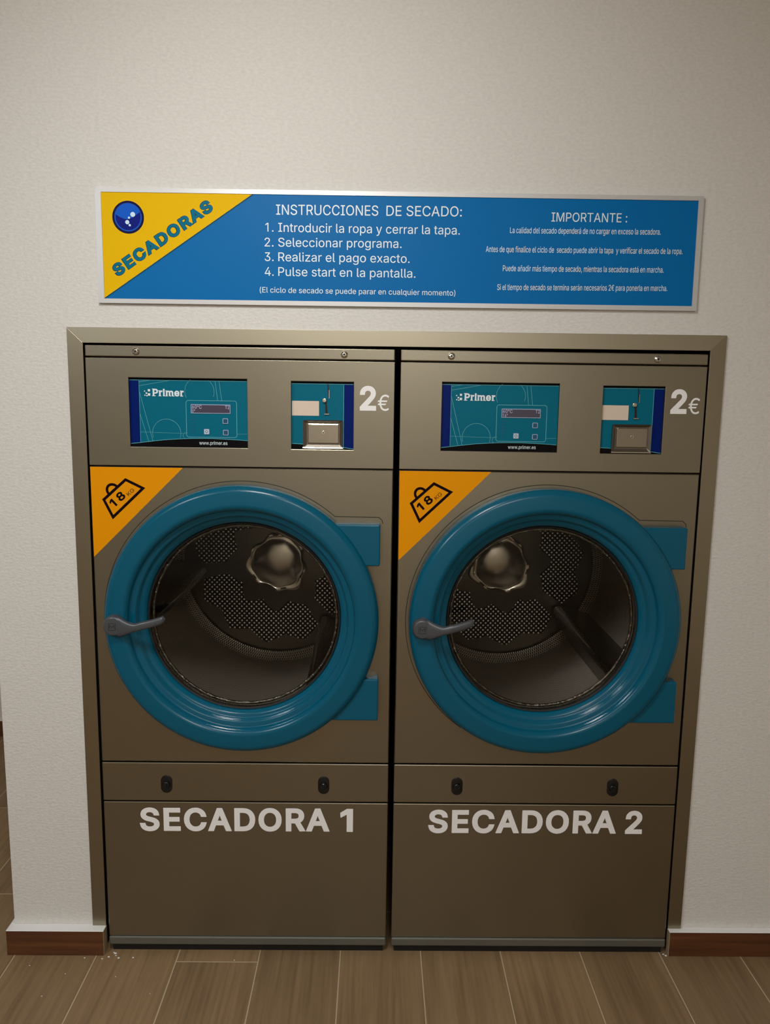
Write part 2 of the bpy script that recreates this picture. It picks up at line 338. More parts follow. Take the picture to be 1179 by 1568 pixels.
# letter shapes: advance, then closed outlines, in thousandths
GLYPH_DATA = {0: '''
 |188|
(|273|177,-96 232,-96 235,-94 208,-34 188,16 172,66 160,118 154,160 151,206 154,258 161,310 174,370 192,432 211,484 235,536 234,539 178,539 154,496 132,442 114,384 101,324 92,264 89,206 95,136 110,58 139,-22
)|273|38,-96 94,-96 98,-94 134,-22 160,50 178,134 184,210 181,264 173,324 159,384 142,442 121,494 96,539 40,539 38,538 63,484 82,428 99,370 112,314 119,258 122,210 120,162 112,110 102,68 88,24
,|188|39,-118 82,-119 84,-118 136,66 136,71 70,71 68,70
.|188|92,-4 112,-1 128,9 138,24 141,40 138,58 128,72 114,83 96,87 78,83 63,72 53,60 50,42 53,24 63,10 78,-1
0|453|224,-6 282,2 322,24 359,62 384,112 396,160 400,178 405,252 400,324 396,348 384,396 358,448 322,484 280,507 228,516 172,507 130,484 95,448 69,396 65,380 53,330 48,256 53,184 57,160 69,112 95,62 129,26 138,20 174,1/224,50 192,56 182,62 163,74 140,102 122,146 113,194 109,256 113,314 122,360 140,406 162,434 168,438 192,453 226,460 260,453 286,438 291,434 313,406 331,360 340,314 344,254 340,194 331,148 313,102 290,74 262,57
1|453|213,0 274,0 276,2 276,506 274,509 198,509 86,426 86,362 88,359 206,446 210,448 212,446
2|453|65,0 386,0 389,2 389,54 388,57 156,57 153,58 266,178 336,258 357,290 371,318 378,344 381,372 376,412 360,446 336,474 306,497 268,511 226,516 182,511 144,496 113,474 86,442 71,406 66,364 68,362 126,362 132,396 139,414 154,433 172,447 194,456 224,460 250,457 270,450 293,436 308,420 316,400 320,370 318,348 311,326 299,304 282,282 64,48
3|453|212,-6 266,-2 310,13 344,36 370,65 387,102 393,144 387,186 371,222 346,250 308,276 264,288 226,289 222,290 372,460 372,506 370,509 72,509 70,508 70,454 72,452 286,452 288,450 287,446 157,300 157,250 160,248 202,248 242,244 276,234 300,216 316,196 326,168 329,144 325,120 315,92 296,74 272,60 248,53 220,50 190,52 164,60 144,71 129,84 115,106 108,132 46,132 44,130 52,90 67,62 71,56 97,30 132,10 172,-3
4|453|283,0 342,1 344,104 410,105 413,106 412,162 346,163 343,164 342,318 284,318 282,316 281,164 112,163 109,164 310,508 308,509 248,509 241,500 41,160 40,108 42,105 280,105 282,102
5|453|217,-6 264,-1 274,1 310,15 344,42 369,76 385,116 391,162 388,200 378,234 364,260 346,283 322,306 294,321 260,330 230,334 206,331 176,324 156,315 137,302 134,302 151,450 154,452 364,452 366,454 366,506 364,509 98,509 96,508 68,254 128,246 144,258 164,266 192,275 218,277 248,273 276,262 297,244 314,220 324,194 328,162 324,130 314,104 298,82 277,64 250,53 222,50 200,52 172,60 153,74 138,88 127,108 122,130 60,129 67,90 83,60 108,32 142,10 178,-2
6|453|222,-6 272,-2 312,15 346,42 368,72 384,112 389,158 384,202 370,240 344,272 316,295 276,309 236,314 218,312 198,308 178,300 320,506 320,509 254,509 251,508 139,344 102,286 80,240 68,200 64,162 69,114 84,74 106,44 144,14 182,-1/222,48 194,54 174,63 153,80 138,102 129,126 125,158 129,192 138,214 153,234 174,252 190,259 198,262 226,265 256,261 280,251 299,234 314,214 324,188 327,156 324,128 321,120 314,100 298,79 280,63 256,53
7|453|98,0 162,0 166,2 390,448 390,508 62,508 62,454 64,452 320,452 323,450
8|453|221,-6 276,-2 318,11 351,32 378,62 394,94 401,136 397,166 393,178 387,196 372,220 350,242 328,256 300,266 302,268 334,284 359,308 375,340 382,380 376,418 360,452 336,477 306,498 270,511 226,516 184,511 146,498 114,477 89,448 75,418 70,382 76,342 93,308 116,284 152,266 124,256 102,242 81,220 65,196 59,178 55,166 52,136 58,94 74,62 102,33 142,9 178,-2/220,50 194,52 166,60 146,74 130,90 118,118 115,140 119,164 130,190 148,208 170,223 196,232 224,235 256,232 284,222 304,208 322,190 334,160 337,138 333,114 322,90 306,74 286,60 258,52/220,290 200,292 180,299 158,314 145,330 137,350 133,376 136,400 144,418 160,437 176,449 190,454 202,457 226,460 250,457 262,454 276,449 294,437 309,418 316,400 319,376 315,348 307,330 292,313 274,300 252,292
9|453|131,0 198,0 201,2 315,168 350,224 373,270 385,308 389,348 384,390 368,434 343,468 314,490 272,510 224,516 182,510 142,494 112,470 104,460 85,436 69,398 64,352 68,306 83,268 107,236 136,214 176,199 218,195 238,196 274,210/224,243 198,247 174,257 154,275 137,296 129,322 125,352 129,382 137,406 154,428 174,446 196,456 226,460 256,456 280,446 299,428 314,408 324,382 327,350 323,320 314,294 298,273 280,257 256,248
:|188|92,-4 112,-1 128,9 138,24 141,40 138,58 128,72 114,83 96,87 78,83 63,72 53,60 50,42 53,24 63,10 78,-1/92,272 112,274 128,284 138,298 141,316 138,334 128,348 114,359 96,362 78,359 64,349 53,334 50,316 53,298 63,284 78,274
A|480|17,0 85,0 134,140 138,142 344,142 394,1 398,0 462,0 276,509 204,509 200,508/156,199 156,202 194,310 238,454 288,298 323,200 320,199
C|510|263,-6 306,-4 340,5 372,19 402,38 428,62 448,90 463,124 472,158 470,160 408,160 401,136 389,114 375,96 358,81 338,69 316,60 292,55 268,53 222,59 184,76 151,106 125,144 109,194 103,252 109,314 125,364 132,376 150,402 184,432 222,450 266,456 292,454 314,449 336,440 352,431 375,412 389,396 400,374 408,348 470,348 472,349 463,386 448,418 428,446 402,471 374,490 340,504 306,513 268,516 206,508 180,497 150,484 104,444 70,394 52,342 48,326 40,254 48,182 52,166 70,114 104,64 152,24 204,1
D|502|61,0 220,0 292,8 350,30 355,34 398,68 433,118 455,184 462,256 455,330 433,390 405,432 398,442 354,478 294,501 226,509 60,508/126,57 125,60 126,451 222,452 272,446 320,428 354,398 378,362 394,312 399,256 394,202 379,148 355,112 344,102 318,81 274,64 216,57
E|419|61,0 374,1 375,54 374,57 128,57 125,60 126,228 352,229 355,232 355,284 354,286 126,286 126,451 370,452 372,454 371,508 60,508
G|520|265,-6 330,1 378,19 418,50 451,90 470,140 478,200 478,254 476,256 284,256 283,254 283,202 284,199 412,199 414,198 410,160 397,124 374,94 346,71 314,59 268,53 224,59 184,76 149,108 125,144 109,194 103,254 108,306 109,316 126,366 150,404 182,432 222,450 264,456 292,454 312,449 340,437 356,427 373,410 390,387 408,349 472,349 474,350 465,384 449,416 429,444 404,469 374,489 340,504 304,513 266,516 200,506 148,484 103,444 69,392 48,332 40,254 47,182 49,172 69,116 104,64 150,24 204,1
H|517|61,0 122,0 125,2 125,230 128,232 391,232 392,2 394,0 456,1 456,508 394,509 392,508 392,292 390,289 126,290 125,508 122,509 60,508
I|300|32,0 266,0 269,2 268,56 186,57 183,60 183,450 186,452 268,452 269,506 268,509 34,509 31,508 32,452 116,452 118,450 118,58 116,57 32,56
K|467|61,0 124,1 125,166 198,244 372,1 448,0 243,288 446,508 364,508 175,304 124,244 125,508 122,509 60,508
L|393|61,0 358,0 361,2 361,54 360,57 128,57 125,58 125,506 124,509 62,509 60,508
M|628|61,0 120,0 122,2 120,431 170,290 285,2 288,0 340,0 344,4 456,290 506,431 504,2 506,0 568,1 567,508 478,509 475,508 351,186 314,75 278,186 153,508 150,509 60,508
N|523|61,0 122,0 125,2 125,298 120,428 201,292 386,2 390,0 462,1 462,508 402,509 399,508 399,154 402,80 362,153 137,508 134,509 60,508
O|533|263,-6 332,2 384,25 429,64 464,114 482,166 486,182 493,254 486,326 482,342 464,394 429,444 382,485 330,508 268,516 204,508 152,485 105,444 70,394 52,342 48,326 40,254 48,182 52,166 70,114 105,64 152,24 204,1/264,53 222,59 186,75 150,106 125,144 113,180 109,194 103,254 109,314 113,328 125,364 150,403 186,434 222,450 268,456 310,450 348,434 384,403 408,366 425,314 430,254 425,194 408,144 384,106 348,75 310,59
P|445|61,0 122,0 125,2 126,186 236,186 290,191 334,208 366,234 390,264 404,304 407,328 409,348 404,392 391,428 387,434 366,462 332,487 290,503 236,509 60,508/126,242 125,244 126,452 232,452 268,449 296,439 318,422 333,402 339,386 342,376 344,348 341,316 333,294 317,272 296,256 268,246 234,242
R|449|61,0 122,0 125,2 126,197 244,199 248,196 352,1 427,0 314,210 334,217 366,240 390,270 405,308 409,350 405,396 390,434 367,464 334,489 290,504 238,509 60,508/126,255 125,258 126,452 234,452 270,449 298,440 320,424 334,403 342,380 345,352 342,324 334,302 318,281 298,267 270,258 234,255
S|447|218,-8 278,-4 324,11 359,34 386,64 402,98 408,138 405,172 395,198 380,219 360,238 312,264 212,293 168,308 143,324 130,335 119,352 115,376 118,396 130,420 146,435 166,448 194,456 218,458 266,453 302,437 326,412 338,378 400,378 394,416 378,448 350,476 318,497 308,501 276,511 228,516 180,511 138,498 103,476 76,450 58,414 52,372 60,326 86,289 128,260 186,238 242,223 294,206 316,193 332,178 342,160 346,140 340,112 329,92 312,75 288,61 258,52 222,49 194,52 168,58 142,71 123,88 111,108 104,137 40,137 38,136 46,96 63,62 92,31 130,8 172,-4
T|449|194,0 254,0 257,2 257,450 260,452 416,452 417,454 417,506 416,509 34,509 32,508 32,454 34,452 190,452 193,450
U|517|254,-8 316,-2 364,16 402,43 430,77 450,122 457,174 457,506 456,509 396,509 393,508 393,178 389,144 378,114 356,87 330,68 298,56 260,52 220,56 186,68 160,88 139,118 128,144 124,178 124,508 122,509 62,509 60,508 60,174 67,122 85,80 112,45 152,16 202,-2
a|389|156,-8 190,-6 218,2 236,12 250,24 274,52 277,50 278,0 334,0 337,2 337,252 333,290 322,320 304,344 286,360 278,364 264,372 240,379 194,384 164,382 132,375 104,364 80,346 58,324 42,292 44,290 100,275 107,288 116,298 132,313 148,322 170,329 196,331 220,329 240,322 256,311 267,296 273,280 276,256 273,244 264,235 248,229 124,211 98,202 78,193 58,178 43,162 35,140 30,108 34,78 48,44 68,22 94,5 126,-5/164,46 148,47 130,52 114,61 102,73 94,86 92,104 95,124 103,138 116,150 134,159 174,168 236,177 258,182 276,189 276,138 272,114 262,92 248,74 228,59 202,49
b|424|224,-8 274,-2 314,16 346,46 370,84 385,132 390,188 385,246 372,288 346,331 314,361 274,378 230,384 196,381 170,373 143,352 119,320 115,320 114,508 112,509 54,509 53,506 53,2 56,0 111,0 112,56 113,58 116,59 144,26 172,4 198,-5/216,47 186,52 162,65 140,86 125,114 122,126 116,150 113,190 116,230 124,258 140,292 160,312 181,322 190,325 220,330 258,323 280,311 301,290 318,254 325,228 328,188 325,150 318,124 301,88 278,66 254,52
c|396|203,-8 236,-6 262,-1 286,9 306,21 325,38 341,56 354,78 362,100 360,103 304,116 292,88 270,66 244,52 206,46 172,51 146,66 124,88 108,116 99,150 98,162 96,188 99,224 109,260 124,288 146,310 176,325 206,330 238,325 270,310 290,290 304,262 361,278 353,302 340,322 322,342 306,356 284,368 260,377 234,383 206,384 158,378 116,360 84,332 55,288 40,244 34,188 40,132 55,88 82,46 118,15 158,-2
d|424|191,-8 228,-5 252,4 272,17 281,26 308,59 312,58 313,56 314,0 370,0 372,2 372,506 370,509 314,509 311,508 310,320 306,320 288,345 274,359 254,373 228,381 194,384 150,378 112,361 79,332 54,290 39,246 34,188 39,132 55,84 79,46 110,16 150,-2/202,47 170,52 146,66 124,88 109,116 100,146 96,190 99,228 107,258 124,290 144,311 170,324 206,330 236,325 260,314 284,290 302,258 309,230 312,188 308,146 299,114 284,86 262,65 238,52
e|404|208,-8 250,-5 284,4 312,19 335,40 352,62 364,90 306,105 297,88 284,72 272,61 254,53 234,48 212,46 178,50 150,62 128,80 112,102 100,138 98,168 370,169 371,172 371,196 368,242 358,280 341,316 320,339 294,361 266,374 236,382 206,384 154,376 114,359 81,328 55,290 40,246 34,188 40,132 47,110 56,84 82,46 118,15 160,-2/98,221 97,222 99,242 108,268 126,294 146,313 172,325 204,330 242,324 262,314 282,294 298,268 307,238 308,222 306,221
f|254|82,0 140,0 142,2 142,326 144,327 226,327 228,328 227,378 142,380 142,420 145,444 154,460 172,470 196,474 226,469 242,518 240,522 222,527 186,530 160,527 133,518 114,505 96,487 84,462 81,432 80,380 8,379 6,378 7,328 78,327 81,326
g|425|200,-150 252,-147 292,-136 312,-124 324,-116 350,-90 367,-54 372,-8 372,376 370,379 314,378 313,322 310,319 307,320 289,344 274,359 252,374 228,382 198,384 150,377 112,361 80,331 55,292 39,246 34,190 39,140 42,126 55,90 79,54 112,27 154,10 194,5 228,8 252,16 272,28 288,42 306,67 311,66 311,-6 304,-46 282,-74 271,-80 246,-92 208,-97 178,-95 154,-88 136,-78 121,-64 100,-42 52,-70 65,-92 83,-110 106,-127 136,-141 168,-148/202,59 174,63 165,66 144,76 124,96 109,122 99,154 96,194 99,230 109,262 124,291 144,311 150,315 172,325 206,330 236,325 260,314 285,290 300,264 303,254 309,232 312,192 309,154 302,126 285,96 264,75 240,64
h|410|54,0 112,0 114,2 114,228 117,258 126,282 141,302 160,317 184,326 210,329 248,322 273,304 290,274 296,234 296,2 298,0 354,0 357,2 357,242 353,286 341,320 321,348 296,369 264,380 226,384 186,379 154,363 124,333 114,315 114,506 112,509 56,509 53,508
i|167|54,0 112,0 114,2 114,376 112,379 56,379 53,378/81,444 100,446 114,455 123,468 126,482 123,500 114,512 100,521 84,524 66,521 54,512 44,500 41,484 44,468 54,456 66,446
l|189|135,-2 162,-1 178,2 181,4 170,54 146,52 130,54 120,62 115,76 114,508 112,509 54,509 53,506 53,84 58,50 76,19 100,3
m|610|54,0 112,0 114,2 114,238 117,266 126,290 142,308 158,320 176,327 198,330 231,324 253,310 269,286 274,260 275,0 332,0 335,2 335,246 338,270 345,290 358,306 374,320 394,328 418,330 448,326 472,314 490,288 496,254 496,2 498,0 556,0 557,256 553,296 541,328 522,354 498,372 468,383 436,386 406,383 386,377 356,361 336,342 316,310 309,332 286,362 256,380 218,386 196,384 186,381 172,376 150,363 132,345 112,310 112,378 54,378
n|410|54,0 112,0 114,2 114,228 117,258 126,282 141,302 160,317 184,326 210,329 248,322 273,304 290,274 296,234 296,2 298,0 356,1 357,240 353,284 340,322 320,349 296,369 264,380 228,384 186,379 152,361 124,332 112,311 112,378 54,378
o|415|203,-8 254,-2 264,1 300,16 333,46 359,84 374,126 376,136 381,188 376,238 374,250 359,292 333,330 300,360 294,362 256,378 208,384 158,378 118,361 82,330 55,288 40,244 34,188 40,132 55,88 82,46 118,15 158,-2/204,46 170,52 146,66 124,88 107,120 99,150 96,188 99,224 107,254 124,288 146,310 170,324 208,330 244,324 270,310 292,288 308,252 316,224 319,186 316,150 308,120 292,88 270,66 244,52
p|424|54,-142 112,-143 114,-142 115,58 118,58 137,32 152,18 172,4 198,-5 230,-8 274,-2 314,16 346,46 370,84 385,138 390,190 385,246 367,298 345,332 312,361 272,378 230,384 196,381 170,373 152,360 136,345 118,320 114,319 112,322 111,378 54,378/216,47 186,52 162,65 140,86 125,114 122,126 116,150 113,190 116,230 124,258 140,292 160,312 181,322 190,325 220,330 258,323 280,311 301,290 318,254 325,228 328,188 325,150 318,124 301,88 278,66 254,52
q|424|312,-142 370,-143 372,-142 372,378 370,379 314,378 313,322 310,319 306,320 281,352 272,360 252,373 228,381 196,384 150,378 112,361 86,339 78,330 55,292 39,240 34,188 39,132 55,84 79,46 110,16 150,-2 196,-8 228,-5 250,3 274,18 288,32 306,58 310,58/202,47 170,52 146,66 124,88 109,116 100,146 96,190 99,228 107,258 124,290 144,311 170,324 206,330 236,325 260,314 284,290 302,258 309,230 312,188 308,146 299,114 284,86 262,65 238,52
r|259|54,0 112,0 114,2 114,238 117,262 126,284 142,302 158,315 172,320 184,323 206,326 242,323 242,384 214,385 182,380 153,368 130,347 114,321 112,324 111,378 54,378
s|365|176,-8 224,-5 260,6 290,24 313,48 326,74 331,106 324,144 306,171 276,193 230,209 172,223 144,232 124,243 112,258 109,278 114,300 132,317 158,329 186,333 222,327 244,314 258,298 268,277 323,290 315,314 309,324 299,338 280,358 254,372 228,380 188,384 148,381 114,370 86,354 66,334 51,302 47,274 53,238 72,208 104,186 148,170 228,150 238,147 252,137 265,122 268,104 262,80 244,62 220,51 180,45 150,49 124,60 105,78 94,106 38,95 37,92 46,62 62,38 84,18 114,2 144,-5
t|227|164,-4 192,-3 210,1 213,4 202,53 172,50 150,53 136,61 128,76 126,98 126,326 128,327 203,328 204,378 202,379 127,380 126,470 66,471 65,468 65,380 62,379 7,378 6,328 8,327 62,327 65,326 65,94 72,52 95,20 124,2
u|410|177,-4 222,0 256,16 286,46 298,69 298,1 354,0 357,2 357,376 356,379 298,379 296,378 296,152 293,122 283,98 268,78 250,62 226,53 200,50 162,57 137,76 119,106 114,144 114,378 112,379 56,379 53,378 53,138 58,92 69,58 90,30 118,10 146,-1
v|389|163,0 224,0 227,2 370,376 370,379 308,379 304,378 225,158 196,62 164,158 85,378 82,379 18,378
w|567|138,0 196,0 199,2 263,224 284,306 319,172 368,2 370,0 429,0 544,378 482,379 480,378 432,208 396,69 365,204 316,378 314,379 252,378 206,214 170,67 154,138 87,378 84,379 24,378
x|379|22,0 92,1 148,84 188,153 286,1 357,0 225,192 351,378 282,378 233,306 190,235 100,378 30,378 154,194
y|389|84,-144 118,-143 140,-135 160,-124 170,-113 178,-106 191,-84 207,-50 370,376 370,379 308,379 304,378 225,158 194,63 164,158 85,378 82,379 18,378 163,0 152,-34 142,-56 128,-76 118,-84 104,-89 88,-90 64,-86 61,-88 48,-138 64,-143
z|380|43,0 338,1 339,54 338,56 128,56 126,58 332,330 332,378 48,378 48,326 50,323 252,323 254,320 43,48
°|316|154,284 190,288 216,298 238,316 257,340 268,364 273,396 268,430 257,456 239,478 216,497 190,508 158,513 126,508 100,497 78,479 59,456 48,430 43,398 48,364 59,340 77,316 102,297 128,287/154,334 136,338 126,343 113,354 101,370 97,380 95,398 97,414 102,428 113,442 128,454 140,459 158,462 176,459 188,454 203,442 213,430 219,416 222,396 218,376 213,366 202,352 190,343 176,336
á|389|156,-8 190,-6 218,2 236,12 250,24 274,52 277,50 278,0 334,0 337,2 337,252 333,290 322,320 304,344 286,360 278,364 264,372 240,379 194,384 164,382 132,375 104,364 80,346 58,324 42,292 44,290 100,275 107,288 116,298 132,313 148,322 170,329 196,331 220,329 240,322 256,311 267,296 273,280 276,256 273,244 264,235 248,229 124,211 98,202 78,193 58,178 43,162 35,140 30,108 34,78 48,44 68,22 94,5 126,-5/164,46 148,47 130,52 114,61 102,73 94,86 92,104 95,124 103,138 116,150 134,159 174,168 236,177 258,182 276,189 276,138 272,114 262,92 248,74 228,59 202,49/163,430 212,430 277,528 210,528
ñ|410|54,0 112,0 114,2 114,228 117,258 126,282 141,302 160,317 184,326 210,329 248,322 273,304 290,274 296,234 296,2 298,0 356,1 357,240 353,284 340,322 320,349 296,369 264,380 228,384 186,379 152,361 124,332 112,311 112,378 54,378/247,446 272,451 289,466 300,488 304,516 302,517 262,517 256,496 250,491 244,490 226,494 184,514 162,518 138,513 119,496 110,476 106,450 108,448 148,448 154,467 158,472 168,475 182,470 224,450
€|464|284,-6 326,-4 359,6 392,21 420,42 421,46 397,94 394,95 361,72 330,59 308,54 288,53 248,59 212,76 182,106 161,144 151,178 298,179 320,228 144,229 141,254 144,279 338,279 342,280 363,326 362,329 154,329 151,330 161,366 183,404 212,433 248,450 288,456 328,450 366,433 396,410 399,410 422,460 421,464 394,486 362,502 326,512 288,516 230,508 178,483 137,444 108,398 85,330 34,329 17,280 18,279 78,279 80,278 78,254 80,230 34,228 17,180 84,179 105,114 136,64 142,59 178,25 225,4 232,1
''', 1: '''
S|447|218,-38 286,-32 336,-15 378,11 410,48 430,88 437,138 433,178 421,212 400,240 376,262 350,278 324,291 220,321 180,335 163,344 154,353 147,362 144,376 146,388 153,400 163,412 178,421 194,426 226,430 258,425 286,412 300,396 316,349 436,350 422,425 401,466 370,498 324,526 282,539 228,545 174,539 126,525 84,499 54,469 48,460 31,424 29,416 23,372 32,320 33,314 66,268 114,234 176,211 236,195 282,179 298,170 310,160 316,142 314,125 307,112 292,97 272,86 252,81 224,78 200,81 174,87 158,95 146,106 137,122 126,166 6,166 3,164 19,84 40,44 72,9 120,-19 168,-33
E|419|32,-28 404,-28 404,84 402,86 156,86 154,88 155,200 382,200 384,202 383,314 156,315 154,318 154,422 400,423 401,426 400,538 32,537
C|510|261,-36 308,-33 350,-23 386,-7 424,18 450,42 474,78 491,116 511,188 508,189 387,188 374,146 365,130 354,116 340,105 324,95 306,88 290,84 268,82 230,87 200,101 172,126 151,158 138,198 132,254 133,264 138,308 152,351 172,384 200,408 232,422 268,427 304,422 324,414 340,404 354,392 365,378 374,362 386,319 508,319 510,320 491,394 474,432 449,466 424,491 386,516 349,532 310,542 270,545 202,537 190,533 134,509 82,464 44,406 22,344 19,332 11,256 19,176 22,164 44,102 82,44 133,2 142,-3 198,-27
A|480|78,-28 104,-29 106,-28 153,108 156,112 158,113 322,113 375,-28 492,-28 502,-26 296,538 184,538 180,536 -23,-26 -20,-28/198,228 197,230 238,354 282,230 280,228
D|502|32,-28 222,-29 298,-20 364,5 370,9 420,48 458,104 484,178 491,256 483,336 459,404 422,459 368,503 302,529 228,538 32,537/156,86 154,88 154,422 156,423 220,423 266,418 304,403 332,380 352,350 365,306 370,256 367,220 365,204 352,162 330,128 303,106 272,94 262,91 214,86
O|533|261,-36 270,-36 338,-27 400,0 451,44 490,102 512,164 515,176 522,252 515,332 512,344 490,406 451,464 400,508 392,512 336,536 268,545 202,537 190,533 134,508 83,464 44,406 39,392 20,336 11,256 19,176 22,164 44,102 83,44 133,2 142,-3 198,-27/266,82 232,87 203,100 173,124 151,158 138,198 132,254 138,310 151,350 173,384 203,410 232,422 268,426 302,422 330,410 361,384 382,352 396,310 401,254 396,198 382,157 361,124 330,100 302,87
R|449|32,-28 154,-28 154,166 156,169 233,168 336,-28 468,-24 354,194 388,219 416,257 433,302 438,354 433,402 415,448 388,486 346,515 296,532 238,538 32,537/156,284 154,286 155,422 232,423 262,420 285,414 300,402 308,392 313,376 316,352 313,330 309,316 298,302 285,294 262,287 234,284
1|453|184,-28 302,-29 305,-28 305,536 304,538 188,538 57,440 64,316 180,393 183,392
2|453|36,-28 418,-28 417,86 220,86 287,158 359,242 382,276 398,306 406,338 410,374 404,418 387,458 358,495 320,523 274,539 228,545 174,539 130,522 96,498 61,456 43,412 34,333 152,334 158,382 165,400 174,412 184,420 206,429 224,431 242,429 260,423 272,415 282,404 286,396 289,388 291,370 289,354 284,338 274,321 260,300 36,60
€|464|282,-36 330,-33 372,-21 408,-4 458,34 407,138 348,99 318,86 290,82 256,87 230,100 206,122 192,148 194,150 316,151 404,354 402,355 378,356 192,357 191,360 206,386 230,409 256,422 288,427 304,425 320,422 350,408 409,366 458,470 410,511 372,529 328,541 290,545 218,534 162,508 116,465 79,406 64,358 16,358 13,356 -23,252 -20,251 8,251 10,250 -23,152 63,150 79,102 114,44 162,2 222,-27
8|453|220,-36 284,-30 329,-16 371,10 402,46 422,84 430,134 425,172 413,208 394,239 370,263 362,268 383,290 403,332 411,376 405,426 387,464 356,499 318,524 276,539 228,545 178,539 134,524 94,499 64,464 47,424 41,376 49,332 69,290 90,268 82,263 60,241 39,208 27,172 23,136 30,86 50,46 82,11 128,-17 172,-30/222,78 200,81 180,86 160,101 153,108 147,122 145,138 147,156 156,175 166,186 182,197 202,203 226,206 250,203 270,196 286,186 298,173 305,156 307,144 305,122 298,106 288,96 274,87 252,81/220,320 206,321 192,326 178,335 171,344 164,360 162,376 164,390 171,406 179,416 190,423 206,428 222,430 246,428 262,423 272,416 282,406 288,392 289,378 288,360 280,343 274,335 260,326 246,321
P|445|32,-28 154,-28 155,156 238,157 300,164 344,180 352,185 387,212 416,251 432,298 438,344 432,398 416,444 391,478 386,484 346,512 296,531 238,538 32,537/156,271 154,274 155,422 232,423 262,420 284,413 298,402 307,388 313,372 315,348 312,320 306,307 296,292 282,282 260,274 232,271
r|259|25,-28 142,-28 143,234 145,254 151,268 160,280 172,289 186,294 208,297 272,289 271,412 210,414 172,408 142,395 140,408 24,407
i|167|25,-28 140,-29 143,-28 143,406 142,408 26,408 24,406/78,414 84,414 110,418 134,434 150,456 155,482 150,510 134,533 110,548 84,553 56,548 34,533 17,512 12,484 17,456 33,434 56,419
m|610|25,-28 142,-28 143,236 145,258 152,274 162,287 172,294 184,299 198,301 220,298 232,290 241,276 245,258 246,-28 363,-28 364,244 366,262 371,276 379,286 388,294 402,299 418,301 438,298 454,290 463,276 467,252 468,-28 585,-28 586,258 581,304 566,344 544,374 538,379 510,398 472,412 436,415 398,411 368,401 340,385 320,367 306,383 268,407 222,415 188,412 160,403 142,392 140,408 25,408
e|404|206,-36 252,-34 262,-32 294,-23 328,-4 356,18 378,48 404,110 292,138 272,104 256,86 232,77 212,75 186,78 166,86 150,100 137,118 131,138 132,140 398,140 400,142 400,198 397,246 384,292 365,332 340,362 308,387 276,401 244,410 204,413 150,406 140,402 99,384 59,348 29,302 11,250 5,186 12,126 29,74 60,26 104,-10 154,-30/260,240 134,246 132,248 136,257 147,274 162,289 182,298 208,300 228,298 240,293 246,290 260,276 271,258 276,242 274,240
r|259|25,-28 142,-28 143,234 145,254 151,268 160,280 172,289 186,294 208,297 272,289 271,412 210,414 172,408 142,395 140,408 24,407
 |188|
''', 2: '''
S|447|216,-64 228,-65 290,-59 346,-40 396,-9 433,34 457,82 464,138 460,184 445,224 421,258 392,283 364,301 319,322 466,322 468,324 448,432 423,482 395,512 385,520 338,550 286,566 228,572 168,566 120,551 68,521 28,480 4,428 -4,370 8,303 46,248 102,210 143,194 -26,193 -30,192 -7,78 18,28 49,-6 56,-14 106,-43 162,-59/222,106 204,107 186,112 174,118 167,124 162,132 150,191 270,154 288,143 289,140 287,132 276,118 264,112 250,108/290,329 230,346 192,360 174,370 172,374 172,380 182,392 204,401 224,402 256,397 268,391 277,382 293,332 293,330
E|419|5,-56 430,-55 430,112 184,113 181,116 181,170 182,173 410,174 410,342 182,342 181,344 181,394 184,396 427,396 427,564 4,564
C|510|260,-62 314,-59 360,-48 402,-29 436,-6 466,21 497,64 516,104 546,214 544,216 366,216 349,158 336,136 312,119 284,111 268,110 236,114 214,124 194,142 176,170 164,206 160,252 164,302 176,340 192,365 214,384 238,395 268,399 284,398 305,392 325,382 336,372 348,352 366,292 542,292 546,294 516,404 496,446 464,490 438,515 402,538 364,555 314,568 266,572 190,562 122,533 62,482 19,418 -5,348 -7,338 -16,254 -7,170 -5,160 19,90 62,26 122,-24 190,-54
A|480|104,-56 122,-56 125,-54 174,83 178,86 304,86 356,-56 539,-52 314,565 162,564 -59,-50 -58,-53 -44,-54/236,255 235,258 240,268 244,256
D|502|5,-56 222,-56 304,-47 382,-16 439,30 483,92 510,172 518,258 510,342 483,416 443,476 382,527 308,556 230,565 4,564/182,113 181,116 181,394 184,396 218,396 262,391 292,379 312,362 328,336 339,300 342,266 342,250 339,208 326,170 312,148 290,130 256,118 212,113
O|533|260,-62 268,-63 346,-53 414,-23 471,26 514,88 517,96 541,166 549,252 542,334 539,348 514,418 471,482 412,533 344,562 268,572 190,562 122,533 63,482 20,420 17,412 -7,342 -16,254 -7,166 17,96 20,88 63,26 122,-24 190,-54/260,110 239,114 216,123 192,144 176,170 164,204 160,256 164,304 176,340 194,366 216,386 240,396 268,399 294,396 318,386 341,366 357,340 370,302 374,254 370,206 358,170 340,143 320,124 296,114 268,110
R|449|5,-56 180,-55 181,140 184,142 216,142 219,140 320,-56 504,-48 507,-46 388,186 407,200 439,242 460,296 465,350 460,408 439,460 408,504 360,539 302,559 240,565 4,564/182,311 181,314 182,396 232,396 256,394 274,389 283,380 287,368 288,350 284,329 278,321 256,313 232,311
2|453|9,-56 444,-55 444,112 282,114 378,222 403,258 424,298 433,336 437,372 431,424 410,474 376,514 333,546 282,566 264,568 224,572 168,566 116,546 76,516 37,470 16,418 4,310 4,306 176,306 186,378 194,394 210,402 236,402 254,394 262,384 263,366 259,348 238,317 8,70
 |188|
'''}
GLYPHS = {}
